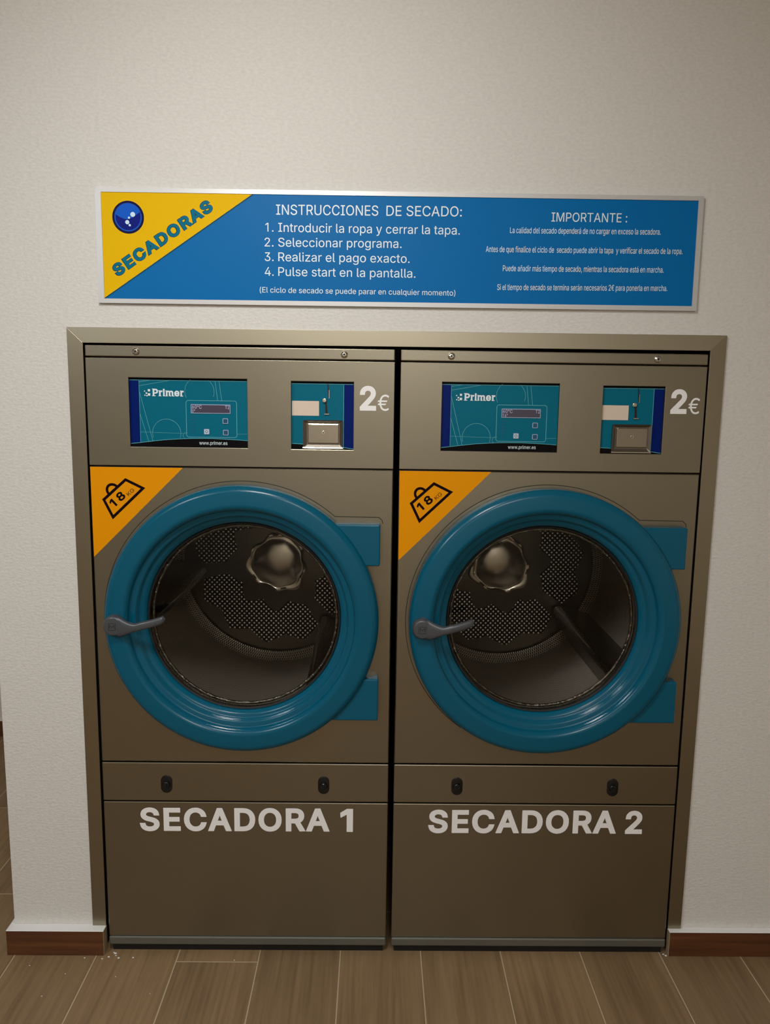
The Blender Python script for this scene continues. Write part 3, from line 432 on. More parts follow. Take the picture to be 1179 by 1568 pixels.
for _w in GLYPH_DATA:
    for _l in GLYPH_DATA[_w].strip('\n').split('\n'):
        _c, _a, _k = _l[0], *_l[2:].split('|')
        GLYPHS[_w, _c] = (int(_a)/1000, [[tuple(int(q)/1000 for q in p.split(',')) for p in k.split(' ')] for k in _k.split('/') if k])
def raw_text(s, bold=0):
    """letter outlines as one filled mesh: (points, faces); bold: 0 regular, 1 bold, 2 extra bold"""
    cu = bpy.data.curves.new('t', 'CURVE'); cu.dimensions = '2D'; cu.fill_mode = 'FRONT'
    x = 0.0
    for ch in s:
        adv, cs = GLYPHS[bold, ch]
        for c in cs:
            sp = cu.splines.new('POLY'); sp.points.add(len(c)-1); sp.use_cyclic_u = True
            for p, q in zip(sp.points, c): p.co = (q[0]+x, q[1], 0, 1)
        x += adv+(0, .048, .080)[bold]
    o = bpy.data.objects.new('t', cu); C.objects.link(o)
    dg = bpy.context.evaluated_depsgraph_get(); me = bpy.data.meshes.new_from_object(o.evaluated_get(dg), depsgraph=dg)
    vs = [v.co.copy() for v in me.vertices]; fs = [tuple(p.vertices) for p in me.polygons]
    bpy.data.objects.remove(o); bpy.data.curves.remove(cu); bpy.data.meshes.remove(me)
    return vs, fs
def cap_h(bold): return .510+(0, .058, .112)[bold]
def text(bm, s, x0, x1, z0, z1, cap, y, bold=0, ang=None, mat=0):
    """lettering whose ink spans x0..x1, baseline running z0 -> z1, capital height cap"""
    vs, fs = raw_text(s, bold)
    mn = min(v.x for v in vs); mx = max(v.x for v in vs); h = cap/cap_h(bold)
    vv = []
    base = -(0, .029, .056)[bold]
    for v in vs:
        t = (v.x-mn)/(mx-mn); hh = (v.y-base)*h
        if ang is None: vv.append(bm.verts.new((x0+t*(x1-x0), y, z0+t*(z1-z0)+hh)))
        else:
            d = Vector((x1-x0, z1-z0)); n = Vector((-d.y, d.x)).normalized()
            p = Vector((x0, z0))+d*t+n*hh; vv.append(bm.verts.new((p.x, y, p.y)))
    for f in fs:
        try: fc = bm.faces.new([vv[i] for i in f])
        except ValueError: continue
        fc.normal_update()
        if fc.normal.y > 0: fc.normal_flip()
        fc.material_index = mat
    return bm

# ------------------------------------------------------------------ the setting
YW = 0.010                          # face of the plastered wall
XL = -0.2690                        # its left end
def struct(name, bm, m): return tag(obj(name, bm, m), kind='structure')
CE = 2.66
struct('floor', bx(-3.2, 3.4, -4.2, 3.0, -0.06, 0.0), 'floor')
struct('ceiling', bx(-3.2, 3.4, -4.2, 3.0, CE, CE+0.06), 'ceil')
bm = bmesh.new()
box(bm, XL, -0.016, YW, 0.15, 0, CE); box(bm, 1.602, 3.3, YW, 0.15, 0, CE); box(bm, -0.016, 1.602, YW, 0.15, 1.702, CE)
box(bm, XL, XL+0.12, 0.15, 1.05, 0, CE); box(bm, XL, 3.3, 1.05, 1.15, 0, CE)
bm.normal_update()
for f in bm.faces:                     # opening's reveal coloured dark for the shade in the gap behind the surround
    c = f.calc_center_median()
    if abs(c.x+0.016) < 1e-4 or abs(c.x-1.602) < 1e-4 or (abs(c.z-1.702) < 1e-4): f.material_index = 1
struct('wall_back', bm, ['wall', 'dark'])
struct('wall_far', bx(-3.2, 3.4, 1.40, 1.50, 0, CE), 'walldim')
struct('wall_front', bx(-3.2, 3.4, -4.3, -4.2, 0, CE), 'walldim')
struct('wall_left', bx(-3.3, -3.2, -4.2, 3.0, 0, CE), 'walldim')
struct('wall_right', bx(3.3, 3.4, -4.2, 3.0, 0, CE), 'walldim')
def skirting(name, segs):
    bm = bmesh.new()
    for (x0, x1, y0, y1, h) in segs:
        n0 = len(bm.faces); box(bm, x0, x1, y0, y1, 0, h, 0.0012, 1)
    bm.faces.ensure_lookup_table(); bm.normal_update()
    for f in bm.faces:
        if f.normal.z > 0.5: f.material_index = 1
        elif abs(f.normal.x) > 0.5 and (abs(f.calc_center_median().x-segs[0][4+0 if False else 1]) < 0.01 or abs(f.calc_center_median().x-segs[0][0]) < 0.01) and name != 'baseboard_far': f.material_index = 2
    return struct(name, bm, ['skirt', 'capwhite', 'cutedge'])
skirting('baseboard_left', [(-0.281, -0.0085, -0.0205, YW, 0.076), (-0.281, XL, YW, 1.05, 0.076)])
skirting('baseboard_right', [(1.592, 3.3, -0.0115, YW, 0.076)])
skirting('baseboard_far', [(-3.2, XL-0.02, 1.385, 1.40, 0.076)])

# ------------------------------------------------------------------ steel surround
sf = empty('surround_frame', (0.793, YW, 0.076))
tag(sf, 'mitred brushed steel surround framing the pair of dryers in the white wall', 'frame')
def local(o, p):                      # keep world coordinates while parented to an unrotated empty
    o.parent = p; o.location = -p.location; return o
O = dict(otl=(-0.0452, 1.7330), otr=(1.6313, 1.7370), itl=(-0.0058, 1.6945), itr=(1.5910, 1.6980), obl=(-0.0462, 0.0762), ibl=(-0.0082, 0.0762), obr=(1.6290, 0.0762), ibr=(1.5912, 0.0762))
def frame_piece(name, keys, m):
    bm = bmesh.new(); prism(bm, [O[k] for k in keys], 0.003, YW)
    es = [e for e in bm.edges if all(abs(v.co.y-0.003) < 1e-6 for v in e.verts)]
    bmesh.ops.bevel(bm, geom=es, offset=0.0007, segments=2, profile=0.5, affect='EDGES')
    return local(obj(name, bm, m), sf)
frame_piece('top_rail', ('otl', 'otr', 'itr', 'itl'), 'frame')
frame_piece('side_rail', ('otl', 'itl', 'ibl', 'obl'), 'frame_v')
frame_piece('side_rail', ('itr', 'otr', 'obr', 'ibr'), 'frame_v')

# ------------------------------------------------------------------ instruction sign
sg = empty('instruction_sign', (0.793, YW, 1.795))
tag(sg, 'blue and yellow printed sign in pale frame mounted above the dryers', 'sign')
def sp(name, bm, m, parent=sg, **k):
    o = obj(name, bm, m, **k)
    if parent is sg: return local(o, sg)
    o.parent = parent; return o
so = [(0.0405, 2.0688), (1.5458, 2.0732), (1.5458, 1.7962), (0.0395, 1.7930)]
si = [(0.0548, 2.0585), (1.5330, 2.0625), (1.5342, 1.8076), (0.0545, 1.8036)]
for a, b in ((0, 1), (1, 2), (2, 3), (3, 0)):
    bm = bmesh.new(); prism(bm, [so[a], so[b], si[b], si[a]], 0.0, YW)
    sp('frame_edge', bm, 'alu')
bm = bmesh.new(); prism(bm, si, 0.0022, YW, 0)
board = sp('printed_board', bm, 'blue')
bm = bmesh.new(); flat(bm, [(0.0548, 2.0585), (0.4290, 2.0594), (0.0545, 1.8040)], 0.0019)
sp('yellow_corner', bm, 'yellow', board)
bm = bmesh.new(); stroke(bm, [(0.4290, 2.0594), (0.0545, 1.8040)], 0.0028, 0.0018)
sp('corner_edge_line', bm, 'tealedge', board)
ds = Vector((0.0885, 1.8545)); de = Vector((0.3335, 2.0215))
bm = bmesh.new(); text(bm, 'SECADORAS', ds.x, de.x, ds.y, de.y, 0.0315, 0.0017, 2, ang=1)
sp('corner_lettering_edge', bm, 'tealedge', board)
bm = bmesh.new(); text(bm, 'SECADORAS', ds.x+0.0012, de.x-0.0012, ds.y+0.0022, de.y+0.0002, 0.0290, 0.0014, 1, ang=1)
sp('corner_lettering', bm, 'tealink', board)
# round bubble emblem
ex, ez, er = 0.1198, 1.9998, 0.0392
bm = bmesh.new()
flat(bm, arc(ex, ez, er, 0, 360, 64)[:-1], 0.0018, mat=0)
flat(bm, arc(ex, ez, er*0.86, 0, 360, 64)[:-1], 0.0016, mat=4)
flat(bm, arc(ex, ez, er*0.83, 0, 360, 64)[:-1], 0.0014, mat=1)
wave = [(ex-er*0.78+er*1.56*i/24, ez+er*(0.10-0.26*math.sin(i/24*PI*1.25-0.25)+0.10*(i/24))) for i in range(25)]
low = arc(ex, ez, er*0.78, 0, -180, 40)
flat(bm, wave+low, 0.0012, mat=2)
for (bx_, bz_, br) in ((0.30, 0.17, 0.15), (0.06, -0.03, 0.065), (-0.06, -0.30, 0.125), (0.09, -0.48, 0.07)):
    flat(bm, arc(ex+er*bx_, ez+er*bz_, er*br, 0, 360, 20)[:-1], 0.0010, mat=3)
sp('emblem', bm, ['navy', 'midblue', 'deepblue', 'bubble', 'ringblue'], board)
bm = bmesh.new(); text(bm, 'INSTRUCCIONES', 0.4852, 0.7378, 2.0120, 2.0138, 0.0240, 0.0018); sp('heading_lettering', bm, 'signwhite', board)
bm = bmesh.new(); text(bm, 'DE SECADO:', 0.7580, 0.9452, 2.0139, 2.0152, 0.0240, 0.0018)
sp('heading_lettering', bm, 'signwhite', board)
for n, z0, s, x0, x1, z1 in (('1.', 1.9715, 'Introducir la ropa y cerrar la tapa.', 0.4903, 0.9416, 1.9720), ('2.', 1.9360, 'Seleccionar programa.', 0.4900, 0.7970, 1.9376),
                             ('3.', 1.9010, 'Realizar el pago exacto.', 0.4898, 0.8178, 1.9020), ('4.', 1.8655, 'Pulse start en la pantalla.', 0.4896, 0.8331, 1.8664)):
    bm = bmesh.new()
    text(bm, n, 0.4585 if n == '1.' else 0.4560, 0.4782, z0, z0, 0.0208, 0.0018)
    text(bm, s, x0, x1, z0, z1, 0.0212, 0.0018)
    sp('instruction_line', bm, 'signwhite', board)
bm = bmesh.new(); text(bm, '(El ciclo de secado se puede parar en cualquier momento)', 0.4430, 0.9344, 1.8246, 1.8244, 0.0132, 0.0018)
sp('footnote_line', bm, 'signwhite', board)
bm = bmesh.new(); text(bm, 'IMPORTANTE :', 1.1686, 1.3576, 2.0072, 2.0080, 0.0215, 0.0018); sp('heading_lettering', bm, 'signwhite', board)
for s, x0, x1, z0, z1 in (('La calidad del secado dependerá de no cargar en exceso la secadora.', 1.0667, 1.4435, 1.9778, 1.9801),
                          ('Antes de que finalice el ciclo de  secado puede abrir la tapa  y verificar el secado de la ropa.', 1.0080, 1.5016, 1.9316, 1.9343),
                          ('Puede añadir más tiempo de secado, mientras la secadora está en marcha.', 1.0520, 1.4572, 1.8861, 1.8886),
                          ('Si el tiempo de secado se termina serán necesarios 2€ para ponerla en marcha.', 1.0395, 1.4692, 1.8400, 1.8441)):
    bm = bmesh.new(); text(bm, s, x0, x1, z0, z1, 0.0140, 0.0018)
    sp('notice_line', bm, 'signwhite', board)

# ------------------------------------------------------------------ dryers
WD = 0.785
def serif_word(bm, x0, x1, z, cap, y):
    """Primer in a bold serif hand: sans strokes plus slab serifs"""
    W = x1-x0
    text(bm, 'Primer', x0+W*0.02, x1-W*0.01, z, z, cap, y, 1)
    # serifs: (centre as a share of the width, at baseline / at x-height / at cap height, half width)
    for cx, lev, hw in ((0.055, 0, .055), (0.045, 2, .045), (0.245, 0, .045), (0.225, 1, .03), (0.377, 0, .04), (0.365, 1, .03),
                        (0.455, 0, .035), (0.562, 0, .035), (0.667, 0, .035), (0.445, 1, .03), (0.925, 0, .045), (0.905, 1, .03)):
        zz = z+cap*(0.0, 0.70, 0.93)[lev]
        flat(bm, [(x0+W*(cx-hw), zz), (x0+W*(cx+hw), zz), (x0+W*(cx+hw), zz+cap*0.085), (x0+W*(cx-hw), zz+cap*0.085)], y-0.0001)

def holed_panel(x0, x1, z0, z1, holes, y0, y1, bev):
    """plate with rectangular holes: grid of cells, walls where cell meets hole"""
    xs = sorted({x0, x1}|{h[0] for h in holes}|{h[1] for h in holes}); zs = sorted({z0, z1}|{h[2] for h in holes}|{h[3] for h in holes})
    bm = bmesh.new(); V = {}
    def v(i, j, y):
        if (i, j, y) not in V: V[(i, j, y)] = bm.verts.new((xs[i], y, zs[j]))
        return V[(i, j, y)]
    def solid(i, j):
        if not (0 <= i < len(xs)-1 and 0 <= j < len(zs)-1): return False
        cx, cz = (xs[i]+xs[i+1])/2, (zs[j]+zs[j+1])/2
        return not any(h[0] < cx < h[1] and h[2] < cz < h[3] for h in holes)
    for i in range(len(xs)-1):
        for j in range(len(zs)-1):
            if not solid(i, j): continue
            bm.faces.new((v(i, j, y0), v(i+1, j, y0), v(i+1, j+1, y0), v(i, j+1, y0)))
            bm.faces.new((v(i, j, y1), v(i, j+1, y1), v(i+1, j+1, y1), v(i+1, j, y1)))
            for (di, dj, a, b) in ((-1, 0, (i, j), (i, j+1)), (1, 0, (i+1, j+1), (i+1, j)), (0, -1, (i+1, j), (i, j)), (0, 1, (i, j+1), (i+1, j+1))):
                if not solid(i+di, j+dj): bm.faces.new((v(*a, y0), v(*b, y0), v(*b, y1), v(*a, y1)))
    bmesh.ops.recalc_face_normals(bm, faces=bm.faces)
    es = [e for e in bm.edges if all(abs(q.co.y-y0) < 1e-6 for q in e.verts) and any(abs(f.normal.y) < 0.5 for f in e.link_faces)]
    bmesh.ops.bevel(bm, geom=es, offset=bev, segments=2, profile=0.5, affect='EDGES')
    return bm

def make_dryer(X, dz, word, lcd2, drum_ang, label):
    root = empty('clothes_dryer', (X, 0.0, 0.0))
    tag(root, label, 'dryer', 'front loading dryers in the steel surround')
    def P(name, bm, m, parent=None, **k): return obj(name, bm, m, parent or root, **k)
    g = 0.0017; B = 0.0024
    cx, cz = 0.3925, 0.980
    # cabinet: sides, top, bottom, back (open front)
    bm = bmesh.new()
    box(bm, 0.006, 0.014, 0.012, 0.93, 0.03, 1.685); box(bm, WD-0.014, WD-0.006, 0.012, 0.93, 0.03, 1.685)
    box(bm, 0.014, WD-0.014, 0.012, 0.93, 1.677, 1.685); box(bm, 0.014, WD-0.014, 0.012, 0.93, 0.03, 0.038)
    box(bm, 0.014, WD-0.014, 0.922, 0.93, 0.038, 1.677)
    for z in (0.4565, 1.3831, 1.6594): box(bm, 0.014, WD-0.014, 0.008, 0.05, z-0.012, z+0.012)
    P('cabinet', bm, 'dark')
    P('underside_shade', bx(0.008, WD-0.008, 0.006, 0.92, 0.0, 0.030), 'black')  # added block, its black stands in for the shade under the dryer
    # top strip with two screws
    ts = P('top_strip', bx(0, WD, 0, 0.012, 1.6594+g, 1.6892, bev=B), 'steel')
    for sx in (0.1285, 0.6560):
        bm = bmesh.new()
        lathe(bm, fillet([(0.0, -0.0052), (0.003, -0.0052), (0.0042, -0.0052), (0.0082, -0.0030), (0.0092, 0.0)], 0.001), sx, 1.6745, 24)
        sc = P('screw', bm, 'chrome', ts, smooth=True, angle=50)
        bm = bmesh.new(); flat(bm, arc(sx, 1.6745, 0.0030, 0, 360, 6)[:-1], -0.0056); sc2 = None
        for f in bm.faces: f.material_index = 0
        me_o = sc.data; bm2 = bmesh.new(); bm2.from_mesh(me_o); flat(bm2, arc(sx, 1.6745, 0.0030, 15, 375, 6)[:-1], -0.0054, mat=1); bm2.to_mesh(me_o); bm2.free(); bm.free()
        me_o.materials.append(MAT['black'])
    # control panel with two cut-outs
    D = (0.1070, 0.4085, 1.4335, 1.6095); K = (0.5210, 0.6808, 1.4325, 1.6060)
    cp = P('control_panel', holed_panel(0, WD, 1.3831+g, 1.6594-g, [D, K], 0.0, 0.010, 0.0012), 'steel')
    bm = bmesh.new(); text(bm, '2', 0.6965, 0.7385, 1.5340+dz, 1.5340+dz, 0.0625, -0.0004, 1); P('price_lettering', bm, 'white', cp)
    bm = bmesh.new(); text(bm, '€', 0.7425, 0.7715, 1.5345+dz, 1.5345+dz, 0.0405, -0.0004, 0)
    P('price_lettering', bm, 'white', cp)
    # control display
    yb = 0.009
    x0, x1, z0, z1 = D
    def uv(u, v): return (x0+u*(x1-x0), z1-v*(z1-z0))
    cd = P('control_display', bx(x0-0.004, x1+0.004, yb, yb+0.006, z0-0.004, z1+0.004), 'teal')
    y = yb-0.0003
    bm = bmesh.new()
    flat(bm, [uv(0, 0), uv(.080, 0), uv(.080, 1), uv(0, 1)], y, mat=0)
    flat(bm, [uv(0, 0), uv(1, 0), uv(1, .030), uv(0, .030)], y-.0002, mat=1)  # black top band painted for the shadow of the recess edge
    cur = [(0, .955), (.1, .935), (.2, .912), (.3, .893), (.4, .880), (.5, .872), (.6, .868), (.7, .868), (.8, .874), (.9, .882), (1, .893)]
    flat(bm, [uv(*p) for p in cur]+[uv(1, 1), uv(0, 1)], y-.0002, mat=1)
    stroke(bm, [uv(*p) for p in cur], .0011, y-.0004, mat=2)
    stroke(bm, [uv(0, .034), uv(1, .034)], .0011, y-.0004, mat=2)
    stroke(bm, [uv(.081, .03), uv(.081, .93)], .0009, y-.0004, mat=2)
    for a, b in (((.082, .20), (.185, .912)), ((.082, .52), (.150, .922)), ((.084, .115), (.34, .035)), ((.084, .06), (.18, .035))):
        stroke(bm, [uv(*a), uv(*b)], .0009, y-.0004, mat=2)
    for a, b in (((.725, .034), (.745, .315)), ((.758, .034), (.780, .315))): stroke(bm, [uv(*a), uv(*b)], .0009, y-.0004, mat=2)
    stroke(bm, [uv(.084, .785), uv(.475, .800)], .0006, y-.0004, mat=2); stroke(bm, [uv(.905, .800), uv(1, .795)], .0006, y-.0004, mat=2)
    c0 = uv(.595, .19); stroke(bm, arc(c0[0], c0[1], .0365, 52, -20, 14), .0008, y-.0004, mat=2); stroke(bm, arc(c0[0], c0[1], .0385, 128, 205, 14), .0008, y-.0004, mat=2)
    c0 = uv(.305, .80); stroke(bm, arc(c0[0], c0[1], .0365, -18, 198, 30), .0009, y-.0004, mat=2)
    c0 = uv(.47, .83); stroke(bm, arc(c0[0], c0[1], .008, 60, 240, 10), .0007, y-.0004, mat=2)
    a = uv(.475, .850); b = uv(.905, .318); stroke(bm, rrect(a[0], b[0], a[1], b[1], .006), .0012, y-.0004, closed=True, mat=2)
    for k in range(6): q = uv(.53, .55+k*.046); stroke(bm, [(q[0]-.004, q[1]), (q[0]+.004, q[1])], .0016, y-.0004, mat=3)
    P('overlay_artwork_and_shade', bm, ['stripe', 'overblack', 'tealline', 'tealfaint'], cd)
    bm = bmesh.new()
    p = uv(.190, .262); q = uv(.460, .262); serif_word(bm, p[0], q[0], p[1], .0185, y-.0006)
    for (u, v, s) in ((.164, .180, .0095), (.164, .240, .0105), (.142, .222, .0065), (.127, .192, .0045), (.129, .252, .0045), (.146, .258, .005)):
        r = uv(u, v); h = s*(x1-x0)*.95
        flat(bm, [(r[0]-h, r[1]-h), (r[0]+h, r[1]-h), (r[0]+h, r[1]+h), (r[0]-h, r[1]+h)], y-.0006)
    P('overlay_wordmark', bm, 'signwhite', cd); bm = bmesh.new()
    a = uv(.582, .958); b = uv(.822, .958); text(bm, 'www.primer.es', a[0], b[0], a[1], a[1], .0088, y-.0006)
    P('overlay_lettering', bm, 'signwhite', cd)
    a = uv(.517, .503); b = uv(.852, .372)
    bm = bmesh.new(); box(bm, a[0], b[0], y-.0016, y, a[1], b[1])
    for f in bm.faces: f.material_index = 1
    flat(bm, [(a[0]+.0015, a[1]+.0015), (b[0]-.0015, a[1]+.0015), (b[0]-.0015, b[1]-.0015), (a[0]+.0015, b[1]-.0015)], y-.0018, mat=0)
    ld = (a, b)
    P('display_screen', bm, ['lcd', 'lcdrim'], cd)
    bm = bmesh.new()
    text(bm, '60°C', a[0]+.003, a[0]+.0275, b[1]-.0108, b[1]-.0108, .0085, y-.0020)
    P('display_lettering', bm, 'lcdtext', cd); bm = bmesh.new()
    text(bm, lcd2, a[0]+.003, a[0]+(.0105 if len(lcd2) == 2 else .0155), a[1]+.0022, a[1]+.0022, .0078, y-.0020)
    P('display_lettering', bm, 'lcdtext', cd); bm = bmesh.new()
    text(bm, 'T2', b[0]-.0135, b[0]-.0025, b[1]-.0108, b[1]-.0108, .0085, y-.0020)
    P('display_lettering', bm, 'lcdtext', cd)
    for (u, v, m) in ((.808, .610, 'btn'), (.810, .778, 'btn'), (.647, .768, 'btnlight')):
        c0 = uv(u, v); h = .0068
        bm = bmesh.new(); prism(bm, rrect(c0[0]-h, c0[0]+h, c0[1]-h, c0[1]+h, .0016, 3), y-.0018, y)
        for f in bm.faces: f.material_index = 1
        flat(bm, rrect(c0[0]-h+.0014, c0[0]+h-.0014, c0[1]-h+.0014, c0[1]+h-.0014, .001, 3), y-.0020, mat=0)
        if m == 'btnlight': stroke(bm, arc(c0[0], c0[1], .0030, 0, 360, 14)[:-1], .0012, y-.0022, closed=True, mat=2)
        else: stroke(bm, arc(c0[0], c0[1], .0024, 0, 360, 10)[:-1], .0010, y-.0022, closed=True, mat=2)
        P('button', bm, [m, 'lcdrim', 'tealfaint'], cd)
    # coin acceptor
    x0, x1, z0, z1 = K
    ca = P('coin_acceptor', bx(x0-0.004, x1+0.004, yb, yb+0.006, z0-0.004, z1+0.004), 'teal')
    bm = bmesh.new()
    flat(bm, [(0.6555, z0), (x1, z0), (x1, z1), (0.6555, z1)], y, mat=0)
    flat(bm, [(x0, z1-.005), (x1, z1-.005), (x1, z1), (x0, z1)], y-.0002, mat=1)  # black top band painted for the shadow under the cut-out's edge
    low = [(x0, 1.4470), (.551, 1.4458), (.600, 1.4435), (.640, 1.4405), (x1, 1.4345)]
    flat(bm, low+[(x1, z0), (x0, z0)], y-.0002, mat=1); stroke(bm, low, .0011, y-.0004, mat=2)
    stroke(bm, [(x0, z1-.006), (x1, z1-.006)], .0011, y-.0004, mat=2); stroke(bm, [(.6550, z0), (.6550, z1-.005)], .0011, y-.0004, mat=2)
    P('overlay_artwork_and_shade', bm, ['stripe', 'overblack', 'tealline'], ca)
    P('blank_label', bx(x0+.0015, .5915, y-.0006, y, 1.5190, 1.5565), 'beige', ca)
    bm = bmesh.new(); prism(bm, [(.6128, z1-.006), (.6158, z1-.006), (.6178, 1.5655), (.6150, 1.5655)], y-.0004, y)
    P('coin_slot', bm, 'black', ca)
    bm = bmesh.new(); box(bm, .6170, .6184, y-.0020, y, 1.5640, 1.5850)
    lathe(bm, fillet([(0.0, y-.0060), (.0050, y-.0060), (.0066, y-.0030), (.0070, y)], .001), .6055, 1.5585, 20)
    P('return_button', bm, 'chrome', ca, smooth=True, angle=40); bm = bmesh.new()
    box(bm, .6050, .6185, y-.0035, y, 1.5222, 1.5250, .0006, 1)
    P('coin_guide', bm, 'chrome', ca, smooth=True, angle=40)
    bm = bmesh.new(); prism(bm, [(.6075, 1.5540), (.6112, 1.5540), (.6140, 1.5250), (.6078, 1.5250)], y-.0014, y)
    P('coin_chute', bm, 'black', ca)
    # coin door: dark recessed surround, bright lower lip, steel flap, lock
    a0, a1, b0, b1 = .5510, .6530, 1.4355, 1.5080
    bm = bmesh.new()
    outer = rrect(a0, a1, b0, b1, .004, 4); inner = rrect(.5600, .6455, 1.4445, 1.5010, .002, 4)
    vo = [bm.verts.new((p[0], y-.0060, p[1])) for p in outer]; vb = [bm.verts.new((p[0], y, p[1])) for p in outer]; vi = [bm.verts.new((p[0], y-.0010, p[1])) for p in inner]
    n = len(outer)
    for i in range(n):
        j = (i+1) % n
        bm.faces.new((vo[i], vo[j], vi[j], vi[i])); bm.faces.new((vb[i], vb[j], vo[j], vo[i]))
    bm.faces.new(vi)
    bmesh.ops.recalc_face_normals(bm, faces=bm.faces)
    cdr = P('coin_return_frame', bm, 'drumsteel', ca)
    bm = bmesh.new(); box(bm, a0-.001, a1+.001, y-.0085, y-.0005, b0-.0015, b0+.0022, .001, 2)
    P('return_lip', bm, 'chrome', ca)
    bm = bmesh.new(); box(bm, .5630, .6430, y-.0050, y-.0012, 1.4480, 1.4990, .0022, 2)
    P('return_flap', bm, 'hub', ca)
    bm = bmesh.new(); lathe(bm, [(0.0, y-.0062), (.0042, y-.0062), (.0046, y-.0050)], .6030, 1.4760, 20)
    for f in bm.faces: f.material_index = 0
    flat(bm, [(.6022, 1.4735), (.6040, 1.4735), (.6040, 1.4785), (.6022, 1.4785)], y-.0066, mat=1)
    P('lock', bm, ['chrome', 'black'], ca)
    # front panel with the round opening
    zb, zt = 0.5713+g, 1.3831-g; rh = 0.300
    corners = [math.atan2(zc-cz, xc-cx) for xc in (0, WD) for zc in (zb, zt)]
    angs = sorted(set([2*PI*i/96-PI for i in range(96)]+corners))
    bm = bmesh.new(); loops = []
    def edge_pt(a, ins):
        c, s = math.cos(a), math.sin(a); t = 1e9
        if c > 1e-9: t = min(t, (WD-ins-cx)/c)
        if c < -1e-9: t = min(t, (ins-cx)/c)
        if s > 1e-9: t = min(t, (zt-ins-cz)/s)
        if s < -1e-9: t = min(t, (zb+ins-cz)/s)
        return cx+c*t, cz+s*t
    for kind, yv in (('h', 0.012), ('h', 0.0), ('e', 0.0), ('o', B), ('o', 0.012)):
        L = []
        for a in angs:
            if kind == 'h': q = (cx+rh*math.cos(a), cz+rh*math.sin(a))
            elif kind == 'e': q = edge_pt(a, B)
            else: q = edge_pt(a, 0)
            L.append(bm.verts.new((q[0], yv, q[1])))
        loops.append(L)
    n = len(angs)
    for A, Bq in zip(loops[:-1], loops[1:]):
        for i in range(n): bm.faces.new((A[i], Bq[i], Bq[(i+1) % n], A[(i+1) % n]))
    for i in range(n): bm.faces.new((loops[-1][i], loops[0][i], loops[0][(i+1) % n], loops[-1][(i+1) % n]))
    bmesh.ops.recalc_face_normals(bm, faces=bm.faces)
    fp = P('front_panel', bm, 'steel')
    gr = arc(cx, cz, .3685, 235, 49, 70)
    gr += [(.640, 1.2580), (.7495, 1.2570), (.7580, 1.2490), (.7600, 1.2400)]
    bm = bmesh.new(); stroke(bm, gr, .0022, -0.0003); P('pressed_outline', bm, 'groove', fp)
    bm = bmesh.new(); prism(bm, [(.0016, zt-.0012), (.2400, zt-.0012), (.0022, 1.1428)], -0.0005, 0.0)
    st = P('capacity_sticker', bm, 'orange', fp)
    # weight symbol on the sticker
    ys = -0.0008; bm = bmesh.new()
    wq = [Vector(q) for q in ((.0335, 1.2952), (.0915, 1.3480), (.1360, 1.3262), (.0558, 1.2492))]
    stroke(bm, wq, .0072, ys, closed=True)
    mid = (wq[0]+wq[1])*.5; ud = (wq[1]-wq[0]).normalized(); nd = Vector((-ud.y, ud.x))
    hp = [mid-ud*(.0045)+ud*.0145*math.cos(t)+nd*(.0015+.0165*math.sin(t)) for t in [PI*i/16 for i in range(17)]]
    stroke(bm, hp, .0068, ys-.0002)
    s0 = Vector((.0600, 1.2735)); s1 = s0+ud*.0440
    text(bm, '18', s0.x, s1.x, s0.y, s1.y, .0225, ys-.0002, 1, ang=1)
    s0 = Vector((.0985, 1.3050)); s1 = s0+ud*.0215
    text(bm, 'KG', s0.x, s1.x, s0.y, s1.y, .0095, ys-.0002, 0, ang=1)
    P('weight_symbol', bm, 'ink', st)
    # door ring
    prof = fillet([(.352, .002), (.3600, -.004, .002), (.3600, -.033, .009), (.3480, -.0450, .010), (.308, -.0475, .007), (.2985, -.0415, .006), (.2955, -.0250, .004),
                   (.2870, -.0235, .005), (.2800, -.0215, .004), (.2760, -.0060, .004), (.2665, -.0035, .004), (.2605, .0040, .004), (.2570, .0140, .003), (.2560, .0240)], .004, 6)
    bm = bmesh.new(); lathe(bm, prof, cx, cz, 160)
    door = P('door', bm, 'door', smooth=True, angle=60)
    bm = bmesh.new(); lathe(bm, [(.2565, .008), (.2530, .0095), (.2525, .016), (.2570, .018)], cx, cz, 128); P('gasket', bm, 'black', door, smooth=True, angle=40)
    bm = bmesh.new(); lathe(bm, [(0.0, .0165), (.10, .0160), (.20, .0148), (.2555, .0135)], cx, cz, 96); P('glass', bm, 'glass', door, smooth=True)
    bm = bmesh.new(); lathe(bm, [(.2470+.0045*math.cos(2*PI*k/10), .0280+.0045*math.sin(2*PI*k/10)) for k in range(11)], cx, cz, 120); P('inner_glint_ring', bm, 'lip', door, smooth=True)  # last ring is added, its ripples stand in for reflections in the glass
    for (za, zc) in ((1.1325, 1.2425), (.7085, .8250)):
        bm = bmesh.new(); rr = .345                       # block behind the ring, its inner end hidden under the rim
        t0, t1 = math.asin((za-cz)/rr), math.asin((zc-cz)/rr)
        prism(bm, [(.7535, za), (.7535, zc)]+[(cx+rr*math.cos(t1+(t0-t1)*i/10), cz+rr*math.sin(t1+(t0-t1)*i/10)) for i in range(11)], -.0300, 0.0)
        es = [e for e in bm.edges if max(v.co.x for v in e.verts) > .752 and (min(v.co.y for v in e.verts) < -.029)]
        bmesh.ops.bevel(bm, geom=es, offset=.004, segments=3, profile=.5, affect='EDGES')
        P('hinge', bm, 'door', door)
    # lever handle
    hx, hz = .0665, .9745
    pts = []
    N = 34
    bm = bmesh.new(); rings = []
    path = []
